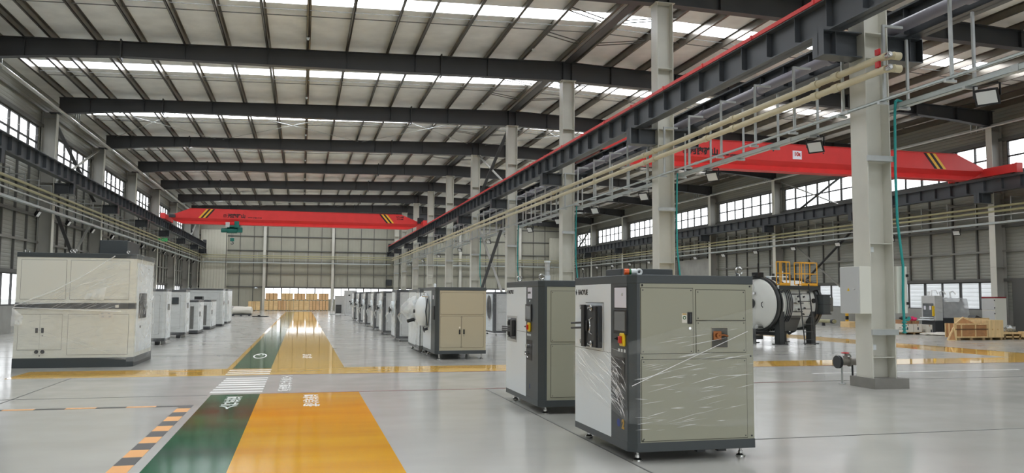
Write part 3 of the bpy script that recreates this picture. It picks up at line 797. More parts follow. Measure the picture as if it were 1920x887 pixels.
lettering('warning_mark', '!', .05, (9.640, y + .055, 1.757), (0, -1, 0), (0, 0, 1), M_INK, dr, align='CENTER').location = (0, 0, 0)
for ch in dr.children:
    if ch.name.startswith('warning_mark'):
        for v in ch.data.vertices: v.co -= L
MB(L).cyl((9.645, y - .12, 1.77), (9.635, y - .12, 1.77), .014, 12).build('lock', M_CHROME, dr, smooth=True)
t = thing('switch_box', 'pale switch box on the far side of the nearest column behind the teal hose', 'electrical box', (10.6, y, 1.34)); L = t.location
MB(L).box(10.41, 10.62, y - .28, y + .3, 1.34, 2.19).build('body', M_PALE, t, bevel=.006)
MB(L).box(10.62, 10.635, y - .275, y + .295, 1.345, 2.185).build('door', M_LGREY, t, bevel=.004)
for z in (2.02, 1.52): MB(L).box(10.6, 10.65, y - .295, y - .275, z - .025, z + .025).build('hinge', M_BLACK, t)
# sockets on the nearest column
for z in (2.45, .67):
    o = MB().box(10.05, 10.13, y - .04, y - .01, z, z + .1).build('socket', M_WHITE, bevel=.004)
    tag(o, 'small pale socket in the nearest column %s the switch boxes' % ('above' if z > 1 else 'below'), 'socket')
# valve stub at the foot of the nearest column
t = thing('valve_pipe', 'grey flanged pipe stub with a red handwheel at the foot of the nearest column', 'valve', (9.88, 13.5, 0)); L = t.location
yy = 13.5
MB(L).cyl((9.82, yy, .41), (10.45, yy, .41), .065, 20).build('pipe_body', M_CAST, t, smooth=True)
MB(L).lathe((9.78, yy, .41), (1, 0, 0), [(0, .07), (0, .12), (.022, .12), (.022, .105), (.04, .105), (.04, .12), (.06, .12), (.06, .065)], 28).build('flange', M_CHAR, t, smooth=True)
MB(L).lathe((10.04, yy, .41), (1, 0, 0), [(0, .06), (0, .09), (.025, .09), (.025, .06)], 24).build('collar', M_CAST, t, smooth=True)
MB(L).cyl((9.97, yy, .44), (9.97, yy, .57), .014, 10).cyl((9.97, yy, .45), (9.97, yy, .52), .042, 14).tube([(10.04, yy, .46), (10.09, yy, .51), (10.07, yy, .54), (9.99, yy, .54)], .014, 8).build('bonnet', M_CAST, t, smooth=True)
MB(L).ring((9.97, yy, .575), (0, 0, 1), .065, .011, 24, 8).bar((9.905, yy, .575), (10.035, yy, .575), .012, .012).bar((9.97, yy - .065, .575), (9.97, yy + .065, .575), .012, .012).build('handwheel', M_VALVER, t, smooth=True)
MB(L).cyl((9.89, yy, .36), (9.89, yy, .012), .018, 10).cyl((9.89, yy, .012), (9.89, yy, 0), .065, 16).build('support_post', M_GALV, t, smooth=True)
MB(L).cyl((10.12, yy, .36), (10.12, yy, .0), .018, 10).build('support_post', M_CHAR, t, smooth=True)
# exit sign on the left rack
t = thing('exit_sign', 'green emergency exit sign hanging from the left wall pipe rack', 'exit sign', (-10.4, 67.0, 5.6)); L = t.location
MB(L).box(-10.75, -10.1, 67.0, 67.05, 5.68, 5.94).build('panel', M_EXITG, t)
lt = lettering('lettering', 'EXIT', .2, (-.02, -.012, .21), (1, 0, 0), (0, 0, 1), M_WHITE, t, align='CENTER')
for dx in (-.2, .2): MB(L).box(-10.43 + dx - .01, -10.43 + dx + .01, 67.02, 67.04, 5.94, 6.3).build('hanger_rod', M_GALV, t)
# small white fittings on the purlins
for k in range(0, 7):
    for x in (-0.02, 8.28):
        yy = YK[k] + 7.4
        o = MB().cyl((x, yy, zroof(x) - .262), (x, yy, zroof(x) - .30), .06, 12).ball((x, yy, zroof(x) - .31), .045, 8).build('ceiling_sensor', M_WHITE, smooth=True)
        tag(o, 'small white sensor under a purlin of the %s line, %s bay from the camera' % ('lane side' if x < 2 else 'ridge side', nth(k)), 'sensor', 'ceiling sensors')

# ------------------------------------------------------------------ bridge cranes
def crane(x0, x1, y, label, big):
    """box girder along X; runs on the two runway rails"""
    t = thing('bridge_crane', label, 'overhead crane', ((x0 + x1) / 2, y, 7.19)); L = t.location
    zb, zt = 7.02, 8.2
    h = .24; zm = 7.47
    xa, xb = x0 + .25, x1 - .25
    pts = [(xa, zm), (xb, zm), (xb, zm + .16), (xb - 1.4, zt), (xa + 1.4, zt), (xa, zm + .16)]
    m = MB(L); m.prism([(x, y - h, z) for x, z in pts], (0, 2 * h, 0))
    g = m.build('girder', M_RED, t)
    # neck sloping in under the box, then the flared lower flange
    f = MB(L)
    sec = [(-h, zm), (-.10, zm - .22), (-.27, zb + .02), (-.27, zb), (.27, zb), (.27, zb + .02), (.10, zm - .22), (h, zm)]
    cut = lambda z: .55 * max(0, (zm - z)) / (zm - zb) + (.35 if z < zb + .05 else 0)
    va = [(xa + cut(z), y + a, z) for a, z in sec]; vb = [(xb - cut(z), y + a, z) for a, z in sec]; n_ = len(sec)
    f.add(va + vb, [tuple(range(n_)), tuple(range(n_, 2 * n_))[::-1]] + [(i, n_ + i, n_ + i + 1, i + 1) for i in range(n_ - 1)])
    f.box(xa + 1.4, xb - 1.4, y - .28, y + .28, zt, zt + .02)
    f.build('girder_flange', M_RED, t)
    for xe in (x0, x1):
        e = MB(L).box(xe - .13, xe + .13, y - 1.9, y + 1.9, 7.24, 7.62)
        en = e.build('end_truck', M_RED, t, bevel=.008)
        for q in (-1.6, 1.6):
            MB(L).cyl((xe - .06, y + q, 7.28), (xe + .06, y + q, 7.28), .09, 18).build('wheel', M_CHAR, en, smooth=True)
        for q in (-1, 1):
            MB(L).box(xe - .16, xe + .16, y + q * 1.9, y + q * 1.98, 7.22, 7.64).build('buffer_plate', M_RED if big else M_REDRAIL, en)
    yf = y - h - .003
    def slash(x, mm, dirn):
        MB(L).prism([(x, yf, zm + .02), (x + .15, yf, zm + .02), (x + .15 + dirn * .58, yf, zt - .01), (x + dirn * .58, yf, zt - .01)], (0, -.003, 0)).build('warning_stripe', mm, g)
    for i, mm in enumerate((M_HAZY, M_INK, M_HAZY, M_INK)):
        slash(xa + 2.02 + i * .16, mm, 1.0)
        slash(xb - 2.65 + i * .16, (M_INK, M_HAZY, M_INK, M_HAZY)[i], -1.0)
    def word(body, size, x, z, sx=1.0, b=.012):
        lettering('lettering', body, size, Vector((x, yf - .004, z)) - L, (1, 0, 0), (0, 0, 1), M_INK, g, sx=sx, bold=b)
    MB(L).ring((xa + 3.95, yf - .004, zb + .68), (0, 1, 0), .13, .018, 4, 4).ring((xa + 3.95, yf - .004, zb + .68), (0, 1, 0), .06, .015, 4, 4).build('maker_emblem', M_INK, g)
    word('河南矿山', .33, xa + 4.14, zb + .67, sx=1.0, b=.016)
    word('河南省矿山起重机有限公司', .085, xa + 5.65, zb + .58, b=.004)
    if big:
        MB(L).box(20.27, 20.71, yf - .006, yf, 7.58, 7.95).build('load_plate', M_PAPER, g)
        lettering('lettering', '10t', .24, Vector((20.49, yf - .009, 7.79)) - L, (1, 0, 0), (0, 0, 1), M_ESTOP, g, align='CENTER', bold=.01)
        for q in (19.34, 21.78): MB(L).cyl((q, yf - .01, 7.9), (q, yf, 7.9), .035, 12).build('plug', M_CHAR, g)
    else:
        word('核载10吨', .15, xb - 1.85, zb + .98, b=.006)
        word('限载10吨', .13, xb - 1.8, zb + .80, b=.005)
        MB(L).box(xb - .15, xb + .35, y - h - .35, y - h - .02, zb + .50, zb + .95).build('drive_motor', M_BLACK, t, bevel=.02)
        MB(L).cyl((xb + .3, y - h - .2, zb + .55), (xb + .5, y - h - .2, zb + .55), .1, 14).build('drive_gearbox', M_CHROME, t, smooth=True)
        MB(L).box(x0 + .2, x0 + .65, y - h - .2, y - h, zb + .45, zb + .68).build('drive_motor', M_CHAR, t, bevel=.02)
    return t
crane(-10.12, 9.35, 66.5, 'red bridge crane across the left hall with black lettering and yellow stripes', False)
crane(11.03, 30.42, 30.9, 'red bridge crane across the right hall carrying a 10t plate', True)
t = thing('electric_hoist', 'green electric hoist hanging under the red crane of the left hall', 'hoist', (-5.4, 66.5, 6.4)); L = t.location
MB(L).cyl((-5.75, 66.5, 6.62), (-5.0, 66.5, 6.62), .24, 24).build('drum', M_TEALM, t, smooth=True)
MB(L).cyl((-6.15, 66.5, 6.60), (-5.75, 66.5, 6.60), .17, 20).lathe((-6.2, 66.5, 6.6), (1, 0, 0), [(0, .12), (.05, .18), (.1, .18), (.1, .1)], 20).build('motor', M_TEALM, t, smooth=True)
MB(L).box(-5.0, -4.62, 66.3, 66.7, 6.45, 6.85).build('gearbox', M_TEALM, t, bevel=.03)
MB(L).box(-5.6, -4.9, 66.1, 66.9, 6.85, 6.96).box(-5.2, -4.85, 66.08, 66.18, 6.8, 7.3).box(-5.2, -4.85, 66.82, 66.92, 6.8, 7.3).build('trolley', M_TEALM, t, bevel=.01)
MB(L).box(-5.85, -5.55, 66.08, 66.2, 6.82, 7.2).build('control_case', M_LGREY, t, bevel=.01)
MB(L).cyl((-5.4, 66.4, 6.4), (-5.4, 66.4, 6.0), .01, 6).cyl((-5.3, 66.4, 6.4), (-5.3, 66.4, 6.0), .01, 6).build('rope', M_CHAR, t)
hk = MB(L).box(-5.5, -5.2, 66.35, 66.45, 5.75, 6.02).build('hook_block', M_TEALM, t, bevel=.02)
MB(L).ring((-5.35, 66.4, 5.62), (0, 1, 0), .09, .03, 14, 8, -1.2, 3.6).build('hook', M_CHAR, hk, smooth=True)
MB(L).cyl((-5.75, 66.35, 6.5), (-5.75, 66.35, 1.1), .022, 8).build('pendant_cable', M_BLACK, t)
MB(L).box(-5.82, -5.68, 66.3, 66.4, .75, 1.15).build('pendant_control', M_BLACK, t, bevel=.02)
# ------------------------------------------------------------------ machines
RNG = random.Random(11)
M_FOLD2 = see_through('loose_film_fold', (250, 252, 250), .42, .42, .15)
def crumple(m, a, b, c, d, nu, nv, amp, n):
    """film sheet between four corners, pushed in and out along n"""
    a, b, c, d, n = (Vector(p) for p in (a, b, c, d, n)); vs = []; fs = []
    for j in range(nv + 1):
        for i in range(nu + 1):
            s, t = i / nu, j / nv
            p = (a * (1 - s) + b * s) * (1 - t) + (d * (1 - s) + c * s) * t
            edge = 0.3 if i in (0, nu) or j in (0, nv) else 1.0
            vs.append(tuple(p + n * (RNG.uniform(-.4, 1) * amp * edge)))
    for j in range(nv):
        for i in range(nu):
            q = j * (nu + 1) + i
            fs.append((q, q + 1, q + nu + 2, q + nu + 1))
    return m.add(vs, fs)
def folds(m, org, eu, ev, n, u0, u1, v0, v1, dirn, count, lmin, lmax, wmin=.002, wmax=.006, spread=.15, inside=None):
    """narrow creases lying on a film sheet; dirn is the slope dv/du"""
    org, eu, ev, n = (Vector(p) for p in (org, eu, ev, n))
    k = 0; tries = 0
    while k < count and tries < count * 20:
        tries += 1
        u = RNG.uniform(u0, u1); v = RNG.uniform(v0, v1); L = RNG.uniform(lmin, lmax)
        a = math.atan(dirn) + RNG.gauss(0, spread)
        ub, vb = u + L * math.cos(a), v + L * math.sin(a)
        if not (u0 <= ub <= u1 and v0 <= vb <= v1): continue
        if inside and not (inside(u, v) and inside(ub, vb)): continue
        wd = RNG.uniform(wmin, wmax)
        p, q = org + eu * u + ev * v, org + eu * ub + ev * vb
        d = (q - p).normalized(); s = d.cross(n)
        mid = (p + q) / 2
        m.add([tuple(p), tuple(mid - s * wd + n * .001), tuple(q), tuple(mid + s * wd + n * .001), tuple(mid + n * wd * .9)],
              [(0, 1, 4), (1, 2, 4), (2, 3, 4), (3, 0, 4)])
        k += 1
    return m
def eyebolt(t, x, y, z, ax=(0, 1, 0), r=.035):
    MB().ring((x, y, z + r + .02), ax, r, .011, 18, 8).cyl((x, y, z), (x, y, z + .025), .018, 10).build('lifting_eye', M_CHROME, t, smooth=True)
def foot(t, x, y, h=.1):
    MB().cyl((x, y, .012), (x, y, h), .014, 10).cyl((x, y, .03), (x, y, .055), .024, 6).lathe((x, y, 0), (0, 0, 1), [(0, .05), (.012, .048), (.03, .02)], 18).build('leveling_foot', M_CHROME, t, smooth=True)
def cabinet(name, label, cat, loc, W, D, H, s=1, feet=.1, strip=.5, white=True, group=None, base=.09, cap=.085, panel=M_PANEL, side_lines=None, ch=.07, front=M_WHITE, dark=M_SLATE, post=None):
    """s=1: front faces -X, s=-1: front faces +X; the flank at y=0 faces the camera"""
    t = thing(name, label, cat, loc, group=group)
    def P(pts): return [(s * x, y, z) for x, y, z in pts]
    def slab(z0, z1, e=0.0):
        return P([(ch, -e, z0), (W + e, -e, z0), (W + e, D + e, z0), (-e, D + e, z0), (-e, ch, z0)]), (0, 0, z1 - z0)
    MB().prism(*slab(feet, feet + base, .006)).build('base_plinth', dark, t, bevel=.004)
    MB().prism(*slab(feet + base, H - cap)).build('body', panel, t)
    MB().prism(*slab(H - cap, H, .006)).build('top_cap', dark, t, bevel=.006)
    z0, z1 = feet + base, H - cap
    MB().prism(P([(-.005, strip, z0), (-.005, ch - .002, z0), (ch - .002, -.005, z0), (.10, -.005, z0), (.10, .01, z0), (.01, strip, z0)]), (0, 0, z1 - z0)).build('corner_post', post or dark, t)
    if white:
        MB().box(s * -.008, s * .0, strip, D - .005, z0 - .02, z1 + .0).build('front_panel', front, t, bevel=.003)
    for x in (.12, W - .09):
        for y in (.12, D - .12):
            if feet > .03: foot(t, s * x, y, feet)
    for i, (xa, xb, za, zb) in enumerate(side_lines or [(.16, W - .06, (z0 + z1) / 2 + .02, z1 - .06), (.16, W - .06, z0 + .04, (z0 + z1) / 2 - .02)]):
        p = MB().box(s * xa, s * xb, -.006, 0, za, zb).build('side_panel', panel, t, bevel=.002)
        MB().box(s * (xa - .005), s * (xb + .005), -.002, 0, za - .005, zb + .005).build('panel_gap', M_GROOVE, p)
        if feet > .05:
            b = MB()
            for xx, zz in ((xa + .02, za + .02), (xb - .02, za + .02), (xa + .02, zb - .02), (xb - .02, zb - .02)):
                b.cyl((s * xx, -.006, zz), (s * xx, -.009, zz), .006, 8)
            b.build('panel_screws', M_CHAR, p)
    return t
def estop(t, y, z):
    MB().box(-.035, -.005, y - .06, y + .05, z - .065, z + .065).build('switch_plate', M_EYEL, t, bevel=.012)
    MB().box(-.06, -.035, y - .028, y + .022, z - .035, z + .035).build('main_switch', M_ESTOP, t, bevel=.006)
    MB().cyl((-.005, y + .13, z + .005), (-.03, y + .13, z + .005), .016, 12).cyl((-.03, y + .13, z + .005), (-.055, y + .10, z + .005), .008, 8).build('key_switch', M_BLACK, t, smooth=True)
    m = MB()
    for i in range(3): m.box(-.008, -.005, y + .10 - i * .075, y + .14 - i * .075, z - .125, z - .095)
    m.build('button_labels', M_WHITE, t)
def logo(t, y, z, h=.08):
    a = lettering('lettering', 'HAOYUE', h, (-.0095, y - .06, z), (0, -1, 0), (0, 0, 1), M_INK, t, bold=.0015, sx=1.0)
    MB().ring((-.0095, y, z), (1, 0, 0), .022, .005, 3, 4).box(-.011, -.009, y - .006, y + .006, z - .03, z + .035).build('maker_emblem', M_CHAR, t)

# --- the nearest machine ------------------------------------------------
t = cabinet('vacuum_furnace', 'nearest cabinet furnace, partly in stretch film, standing in front of its twin', 'furnace', (3.10, 7.45, 0), 1.33, 1.64, 1.815, strip=.50, group='front furnace cabinets',
            side_lines=[(.11, .665, 1.045, 1.685), (.70, 1.245, 1.37, 1.67), (.70, 1.245, 1.05, 1.362), (.115, 1.25, .205, .985)])
m = MB()
for x, z in ((.125, 1.71), (1.30, 1.71), (.125, 1.01), (1.30, 1.01), (.125, .21), (1.30, .22), (.125, 1.715)):
    m.cyl((x, 0, z), (x, -.006, z), .009, 8)
m.build('corner_screws', M_CHAR, t)
h = MB().box(.605, .655, -.016, -.006, 1.335, 1.45).build('door_handle', M_BLACK, t, bevel=.003)
MB().box(.622, .638, -.022, -.016, 1.35, 1.435).build('grip', M_CHAR, h, bevel=.002)
MB().cyl((.63, -.006, 1.29), (.63, -.012, 1.29), .014, 14).build('door_lock', M_CHROME, t, smooth=True)
st = MB().box(.545, .60, -.008, -.006, 1.345, 1.44).build('warning_label', M_WCARD, t)
MB().box(.55, .595, -.009, -.008, 1.425, 1.437).build('label_band', M_GOLD, st)
MB().ring((.572, -.009, 1.395), (0, 1, 0), .014, .004, 14, 5).build('label_mark', M_GREENL, st)
wn = MB().box(.86, 1.045, -.012, -.006, 1.095, 1.30).build('recess', M_PANELB, t, bevel=.002)
MB().box(.866, 1.039, -.0135, -.012, 1.101, 1.294).build('recess_back', M_GROOVE, wn)
MB().box(.875, .965, -.03, -.0125, 1.175, 1.262).build('terminal_plate', M_COPPER, wn, bevel=.004)
MB().cyl((.925, -.03, 1.22), (.925, -.05, 1.22), .024, 14).tube([(.925, -.045, 1.22), (.98, -.04, 1.225), (1.035, -.025, 1.212)], .011, 8).build('terminal_stud', M_COPPER, wn, smooth=True)
# door of the chamber
dp = MB().box(-.065, -.012, .74, 1.20, 1.055, 1.505).build('chamber_door', M_CHAR, t, bevel=.008)
MB().box(-.085, -.065, .745, .80, 1.06, 1.5).build('door_rail', M_BLACK, dp, bevel=.005)
MB().box(-.09, -.06, 1.10, 1.20, 1.05, 1.51).build('door_rail', M_BLACK, dp, bevel=.005)
MB().tube([(-.07, .90, 1.20), (-.10, .90, 1.22), (-.10, .88, 1.26), (-.10, .88, 1.31), (-.10, .90, 1.35), (-.07, .90, 1.37)], .009, 8).build('door_handle', M_CHROME, dp, smooth=True)
MB().box(-.085, -.066, 1.02, 1.07, 1.22, 1.34).build('handle_plate', M_BLACK, dp, bevel=.01)
for z in (1.09, 1.475):
    MB().ring((-.075, .92, z), (1, 0, .0), .026, .009, 14, 6).cyl((-.06, .92, z), (-.11, .92, z), .013, 10).build('clamp', M_CHROME, dp, smooth=True)
for z in (1.09, 1.475):
    MB().cyl((-.012, 1.28, z), (-.07, 1.28, z), .016, 10).bar((-.06, 1.31, z + .025), (-.06, 1.24, z - .02), .014, .02).build('hinge_clamp', M_CHROME, t, smooth=True)
for z in (1.19, 1.37):
    MB().box(-.06, -.01, 1.215, 1.285, z - .055, z + .055).build('hinge_block', M_BLACK, t, bevel=.012)
for z in (1.255, 1.31):
    MB().cyl((-.06, 1.24, z), (-.08, 1.55, z - .015), .012, 10).build('lever_arm', M_BLACK, t, smooth=True)
MB().box(-.0095, -.008, .70, 1.27, 1.53, 1.536).box(-.0095, -.008, .70, .706, 1.03, 1.53).build('door_opening_gap', M_GROOVE, t)
MB().box(-.0095, -.008, .50, 1.63, 1.02, 1.024).build('panel_gap', M_GROOVE, t)
logo(t, 1.585, 1.645)
# control strip
f = MB().box(-.010, -.005, .06, .40, 1.475, 1.70).build('notice_frame', M_BLACK, t)
MB().box(-.012, -.010, .075, .385, 1.49, 1.69).build('notice_sheet', M_PAPER, f)
lettering('notice_print', 'A2', .04, (-.0125, .2, 1.62), (0, -1, 0), (0, 0, 1), M_LGREY, f)
sc = MB().box(-.022, -.005, .055, .395, 1.225, 1.475).build('touch_panel', M_BLACK, t, bevel=.006)
MB().box(-.0235, -.022, .085, .36, 1.26, 1.45).build('screen', M_SCREEN, sc)
estop(t, .16, 1.175)
MB().box(-.008, -.005, .13, .40, .74, 1.0).build('vent_window', M_BLACK, t)
lettering('number_sticker', '2', .12, (-.007, .21, .34), (0, -1, 0), (0, 0, 1), M_GOLD, t, bold=.006)
MB().cyl((-.005, .30, .345), (-.007, .30, .345), .04, 16).build('round_sticker', M_BLUE, t)
# on the roof
MB().box(.35, .98, 1.1, 2.35 - .78, 1.815, 1.915).build('roof_box', M_SLATE, t, bevel=.006)
q = MB().cyl((.02, .20, 1.848), (.065, .19, 1.848), .032, 16).build('alarm_lens', M_ORANGE, t, smooth=True)
MB().cyl((.065, .19, 1.848), (.085, .188, 1.848), .031, 16).build('green_ring', M_GREENL, q, smooth=True)
MB().cyl((.085, .188, 1.85), (.14, .18, 1.852), .028, 14).ring((.17, .175, 1.848), (0, 1, .1), .026, .011, 14, 6).build('lamp_stem', M_WHITE, q, smooth=True)
eyebolt(t, 1.27, .15, 1.815, r=.036)
MB().cyl((.06, 1.55, 1.815), (.06, 1.55, 1.875), .012, 8).build('pin', M_CHROME, t, smooth=True)
for x in (.75, .98): MB().box(x, x + .09, .1, .16, .06, .1).build('underside_block', M_CHAR, t)
# stretch film
fm = MB()
crumple(fm, (-.03, -.03, .38), (-.02, 1.66, .66), (-.02, 1.66, 1.06), (-.10, -.03, 1.16), 16, 12, .007, (-1, 0, 0))
crumple(fm, (-.03, -.03, .38), (1.35, -.025, .30), (1.35, -.025, 1.50), (-.03, -.03, 1.16), 18, 12, .005, (0, -1, 0))
fi = fm.build('stretch_film', M_FILM, t, smooth=True)
fd = MB()
def ins(u, v): return .40 + .17 * u < v < 1.10 - .03 * u
folds(fd, (-.034, 0, 0), (0, 1, 0), (0, 0, 1), (-1, 0, 0), 0, 1.64, .4, 1.12, .36, 110, .15, .6, .001, .004, .10, ins)
folds(fd, (-.034, 0, 0), (0, 1, 0), (0, 0, 1), (-1, 0, 0), 0, .55, .4, 1.0, .7, 40, .08, .30, .002, .006, .3, ins)
folds(fd, (0, -.034, 0), (1, 0, 0), (0, 0, 1), (0, -1, 0), 0, 1.33, .3, 1.5, .16, 44, .1, .5, .0008, .003, .05, lambda u, v: v < 1.1 + .28 * u)
folds(fd, (0, -.034, 0), (1, 0, 0), (0, 0, 1), (0, -1, 0), 0, 1.33, .3, .95, .06, 30, .06, .2, .0008, .003, .08)
fd.bar((0, -.036, .74), (.45, -.036, .93), .004, .006).bar((.45, -.036, .93), (1.25, -.036, 1.26), .003, .005)
fd.build('film_fold', M_FOLD, fi)

# --- its twin behind ----------------------------------------------------
t = cabinet('vacuum_furnace', 'unwrapped cabinet furnace behind the nearest one, with a pale signal tower on top', 'furnace', (3.15, 10.75, 0), 1.33, 1.86, 1.82, strip=.68, group='front furnace cabinets')
rc = MB().box(-.012, -.007, 1.19, 1.79, .91, 1.30).build('recess_frame', M_LGREY, t, bevel=.003)
MB().box(-.014, -.012, 1.23, 1.75, .95, 1.27).build('recess_back', M_CHAR, rc)
MB().box(-.07, -.014, 1.26, 1.40, 1.0, 1.24).build('chamber_door', M_BLACK, rc, bevel=.01)
for z in (1.07, 1.10, 1.13): MB().cyl((-.05, 1.3, z), (-.09, 1.78, z), .011, 8).build('lever_arm', M_BLACK, rc, smooth=True)
for z in (.98, 1.24): MB().cyl((-.014, 1.55, z), (-.06, 1.55, z), .03, 12).build('clamp', M_CHROME, rc, smooth=True)
for z in (1.03, 1.19): MB().box(-.06, -.014, 1.52, 1.60, z - .03, z + .03).build('hinge_block', M_BLACK, rc, bevel=.008)
MB().box(-.0095, -.008, .68, 1.85, 1.085, 1.089).build('panel_gap', M_GROOVE, t)
logo(t, 1.80, 1.665)
nt = MB().box(-.008, -.005, .37, .60, 1.57, 1.725).build('notice_sheet', M_PAPER, t)
lettering('notice_print', 'HAOYUE', .04, (-.0085, .58, 1.65), (0, -1, 0), (0, 0, 1), M_INK, nt, sx=.9)
sc = MB().box(-.022, -.005, .37, .68, 1.245, 1.49).build('touch_panel', M_BLACK, t, bevel=.006)
MB().box(-.0235, -.022, .40, .65, 1.28, 1.465).build('screen', M_SCREEN, sc)
MB().cyl((-.005, .48, 1.535), (-.014, .48, 1.535), .014, 12).build('indicator_lamp', M_WHITE, t, smooth=True)
estop(t, .48, 1.165)
vb = MB().box(-.009, -.005, .36, .64, .70, .985).build('gauge_recess', M_BLACK, t)
MB().cyl((-.009, .48, .90), (-.06, .48, .90), .03, 12).cyl((-.009, .52, .80), (-.07, .52, .80), .025, 12).tube([(-.06, .52, .80), (-.07, .46, .78), (-.05, .42, .74)], .01, 8).build('gas_valve', M_CHROME, vb, smooth=True)
lettering('number_sticker', '1', .09, (-.007, .50, .33), (0, -1, 0), (0, 0, 1), M_BLUE, t)
eyebolt(t, .12, .32, 1.82); eyebolt(t, .12, 1.55, 1.82); 
tw = MB().cyl((.24, .45, 1.82), (.24, .45, 1.90), .045, 16).build('signal_tower', M_WHITE, t, smooth=True)
for i, mm in enumerate((M_LGREY, M_LGREY, M_LGREY)):
    MB().cyl((.24, .45, 1.905 + i * .06), (.24, .45, 1.96 + i * .06), .036, 16).build('lens', mm, tw, smooth=True)
MB().cyl((.24, .45, 2.085), (.24, .45, 2.11), .045, 16).build('tower_cap', M_WHITE, tw, smooth=True)
MB().box(1.05, 1.2, -.02, 0, .86, 1.06).build('side_recess', M_BLACK, t, bevel=.004)

# --- the row of furnaces down the hall -------------------------------------
def dome_door(t, y, z, r=.42, wrapped=False, x0=-.02):
    MB().lathe((x0, y, z), (-1, 0, 0), [(0, r + .03), (.02, r + .06), (.08, r + .06), (.08, r)], 40).build('door_ring', M_LGREY, t, smooth=True)
    prof = [(.08, r)] + [(.08 + .24 * math.sin(a), max(.002, r * math.cos(a))) for a in [PI / 2 * i / 9 for i in range(1, 10)]]
    d = MB().lathe((x0, y, z), (-1, 0, 0), prof, 40).build('dome_door', M_WHITE, t, smooth=True)
    MB().cyl((x0 - .30, y, z), (x0 - .36, y, z), .05, 16).build('sight_glass', M_CHAR, d, smooth=True)
    MB().tube([(x0 - .06, y - r - .10, z + r * .8), (x0 - .10, y - r - .10, z), (x0 - .06, y - r - .10, z - r * .9)], .018, 8).build('hinge_bar', M_CHAR, t, smooth=True)
    for q in (-1, 1):
        MB().cyl((x0 - .02, y - r - .10, z + q * .38), (x0 - .16, y - r * .6, z + q * .40), .016, 8).build('clamp', M_CHROME, t, smooth=True)
    MB().cyl((x0 - .02, y - r * .8, z - .46), (x0 - .14, y - r * .8, z - .50), .035, 12).ring((x0 - .12, y - r * .8, z - .48), (1, 0, .2), .07, .014, 16, 6).build('hand_wheel', M_CHAR, t, smooth=True)
t = cabinet('vacuum_furnace', 'tan grey furnace with a white domed door, nearest of the row beside the lane', 'furnace', (3.28, 20.55, 0), 1.30, 2.1, 1.83, strip=.72, panel=M_PANELB, feet=.14,
            side_lines=[(.12, 1.24, 1.14, 1.69), (.12, .66, .30, 1.09), (.67, 1.24, .30, 1.09)], group='furnaces beside the lane')
dome_door(t, 1.42, 1.2)
for x in (.62, .73):
    hd = MB().box(x - .02, x + .02, -.018, -.006, .64, .76).build('door_handle', M_BLACK, t, bevel=.003)
MB().box(.60, .635, -.008, -.006, .79, .83).build('label', M_WCARD, t)
MB().cyl((.73, -.006, .60), (.73, -.011, .60), .012, 12).build('door_lock', M_CHROME, t, smooth=True)
MB().cyl((.02, .3, 1.83), (.02, .3, 1.88), .035, 14).ball((.02, .3, 1.89), .035, 8).build('beacon', M_WHITE, t, smooth=True)
MB().box(-.012, -.005, .30, .45, 1.52, 1.62).build('notice_sheet', M_PAPER, t)
MB().box(-.03, -.005, .1, .35, 1.0, 1.35).build('gauge_panel', M_BLACK, t, bevel=.006)
logo(t, 2.03, 1.68, .05)
def wrap_shell(t, W, D, H, s=1, z0=.06, fronts=True, n=22, mm=None, corner=True):
    fm = MB(); g = .03
    crumple(fm, (-s * g, -g, z0), (-s * g, D + g, z0), (-s * g, D + g, H + .02), (-s * g, -g, H + .02), 9, 12, .02, (-s, 0, 0))
    crumple(fm, (-s * g, -g, z0), (s * (W + g), -g, z0), (s * (W + g), -g, H + .02), (-s * g, -g, H + .02), 7, 10, .008, (0, -1, 0))
    crumple(fm, (-s * g, -g, H + .02), (s * (W + g), -g, H + .02), (s * (W + g), D + g, H + .02), (-s * g, D + g, H + .02), 6, 8, .02, (0, 0, 1))
    fi = fm.build('stretch_film', mm or M_FILM, t, smooth=True)
    fd = MB()
    if corner:
        cm = MB(); crumple(cm, (-s * (g + .01), -g - .01, z0), (-s * (g + .012), .40, z0), (-s * (g + .012), .40, H), (-s * (g + .01), -g - .01, H), 6, 18, .035, (-s, 0, 0))
        cm.build('corner_film', M_FILMV, fi, smooth=True)
    folds(fd, (-s * (g + .02), 0, 0), (0, 1, 0), (0, 0, 1), (-s, 0, 0), -.02, D, z0, H, 2.5, n, .2, .8, .003, .012, .5)
    ff = MB(); folds(ff, (0, -g - .012, 0), (s, 0, 0), (0, 0, 1), (0, -1, 0), 0, W, z0, H, .12, n, .15, .7, .002, .006, .2)
    ff.build('flank_film_fold', M_FILMV, fi, smooth=True)
    fd.build('film_fold', M_FILMV, fi, smooth=True)
    return fi
def bundle(t, y, z, r, L, n=9):
    """film gathered loosely around the door fittings"""
    fm = MB(); prof = []
    N = 22; vs = []; rows = 8
    for k in range(rows + 1):
        q = k / rows; rr = r * (1.0 - .75 * q ** 1.6)
        for i in range(N):
            a = 2 * PI * i / N; rj = rr * (1 + RNG.uniform(-.16, .16))
            vs.append((-.04 - L * q, y + math.cos(a) * rj, z + math.sin(a) * rj))
    fs = [(k * N + i, k * N + (i + 1) % N, (k + 1) * N + (i + 1) % N, (k + 1) * N + i) for k in range(rows) for i in range(N)] + [tuple(range(rows * N, rows * N + N))]
    fm.add(vs, fs)
    o = fm.build('gathered_film', M_FILMW, t, smooth=True)
    MB().tube([(-.04 - L, y, z - .1), (-.10 - L, y + .15, z - .2), (-.06 - L * .8, y + .35, z - .42)], .03, 8).build('film_tail', M_FILMW, o, smooth=True)
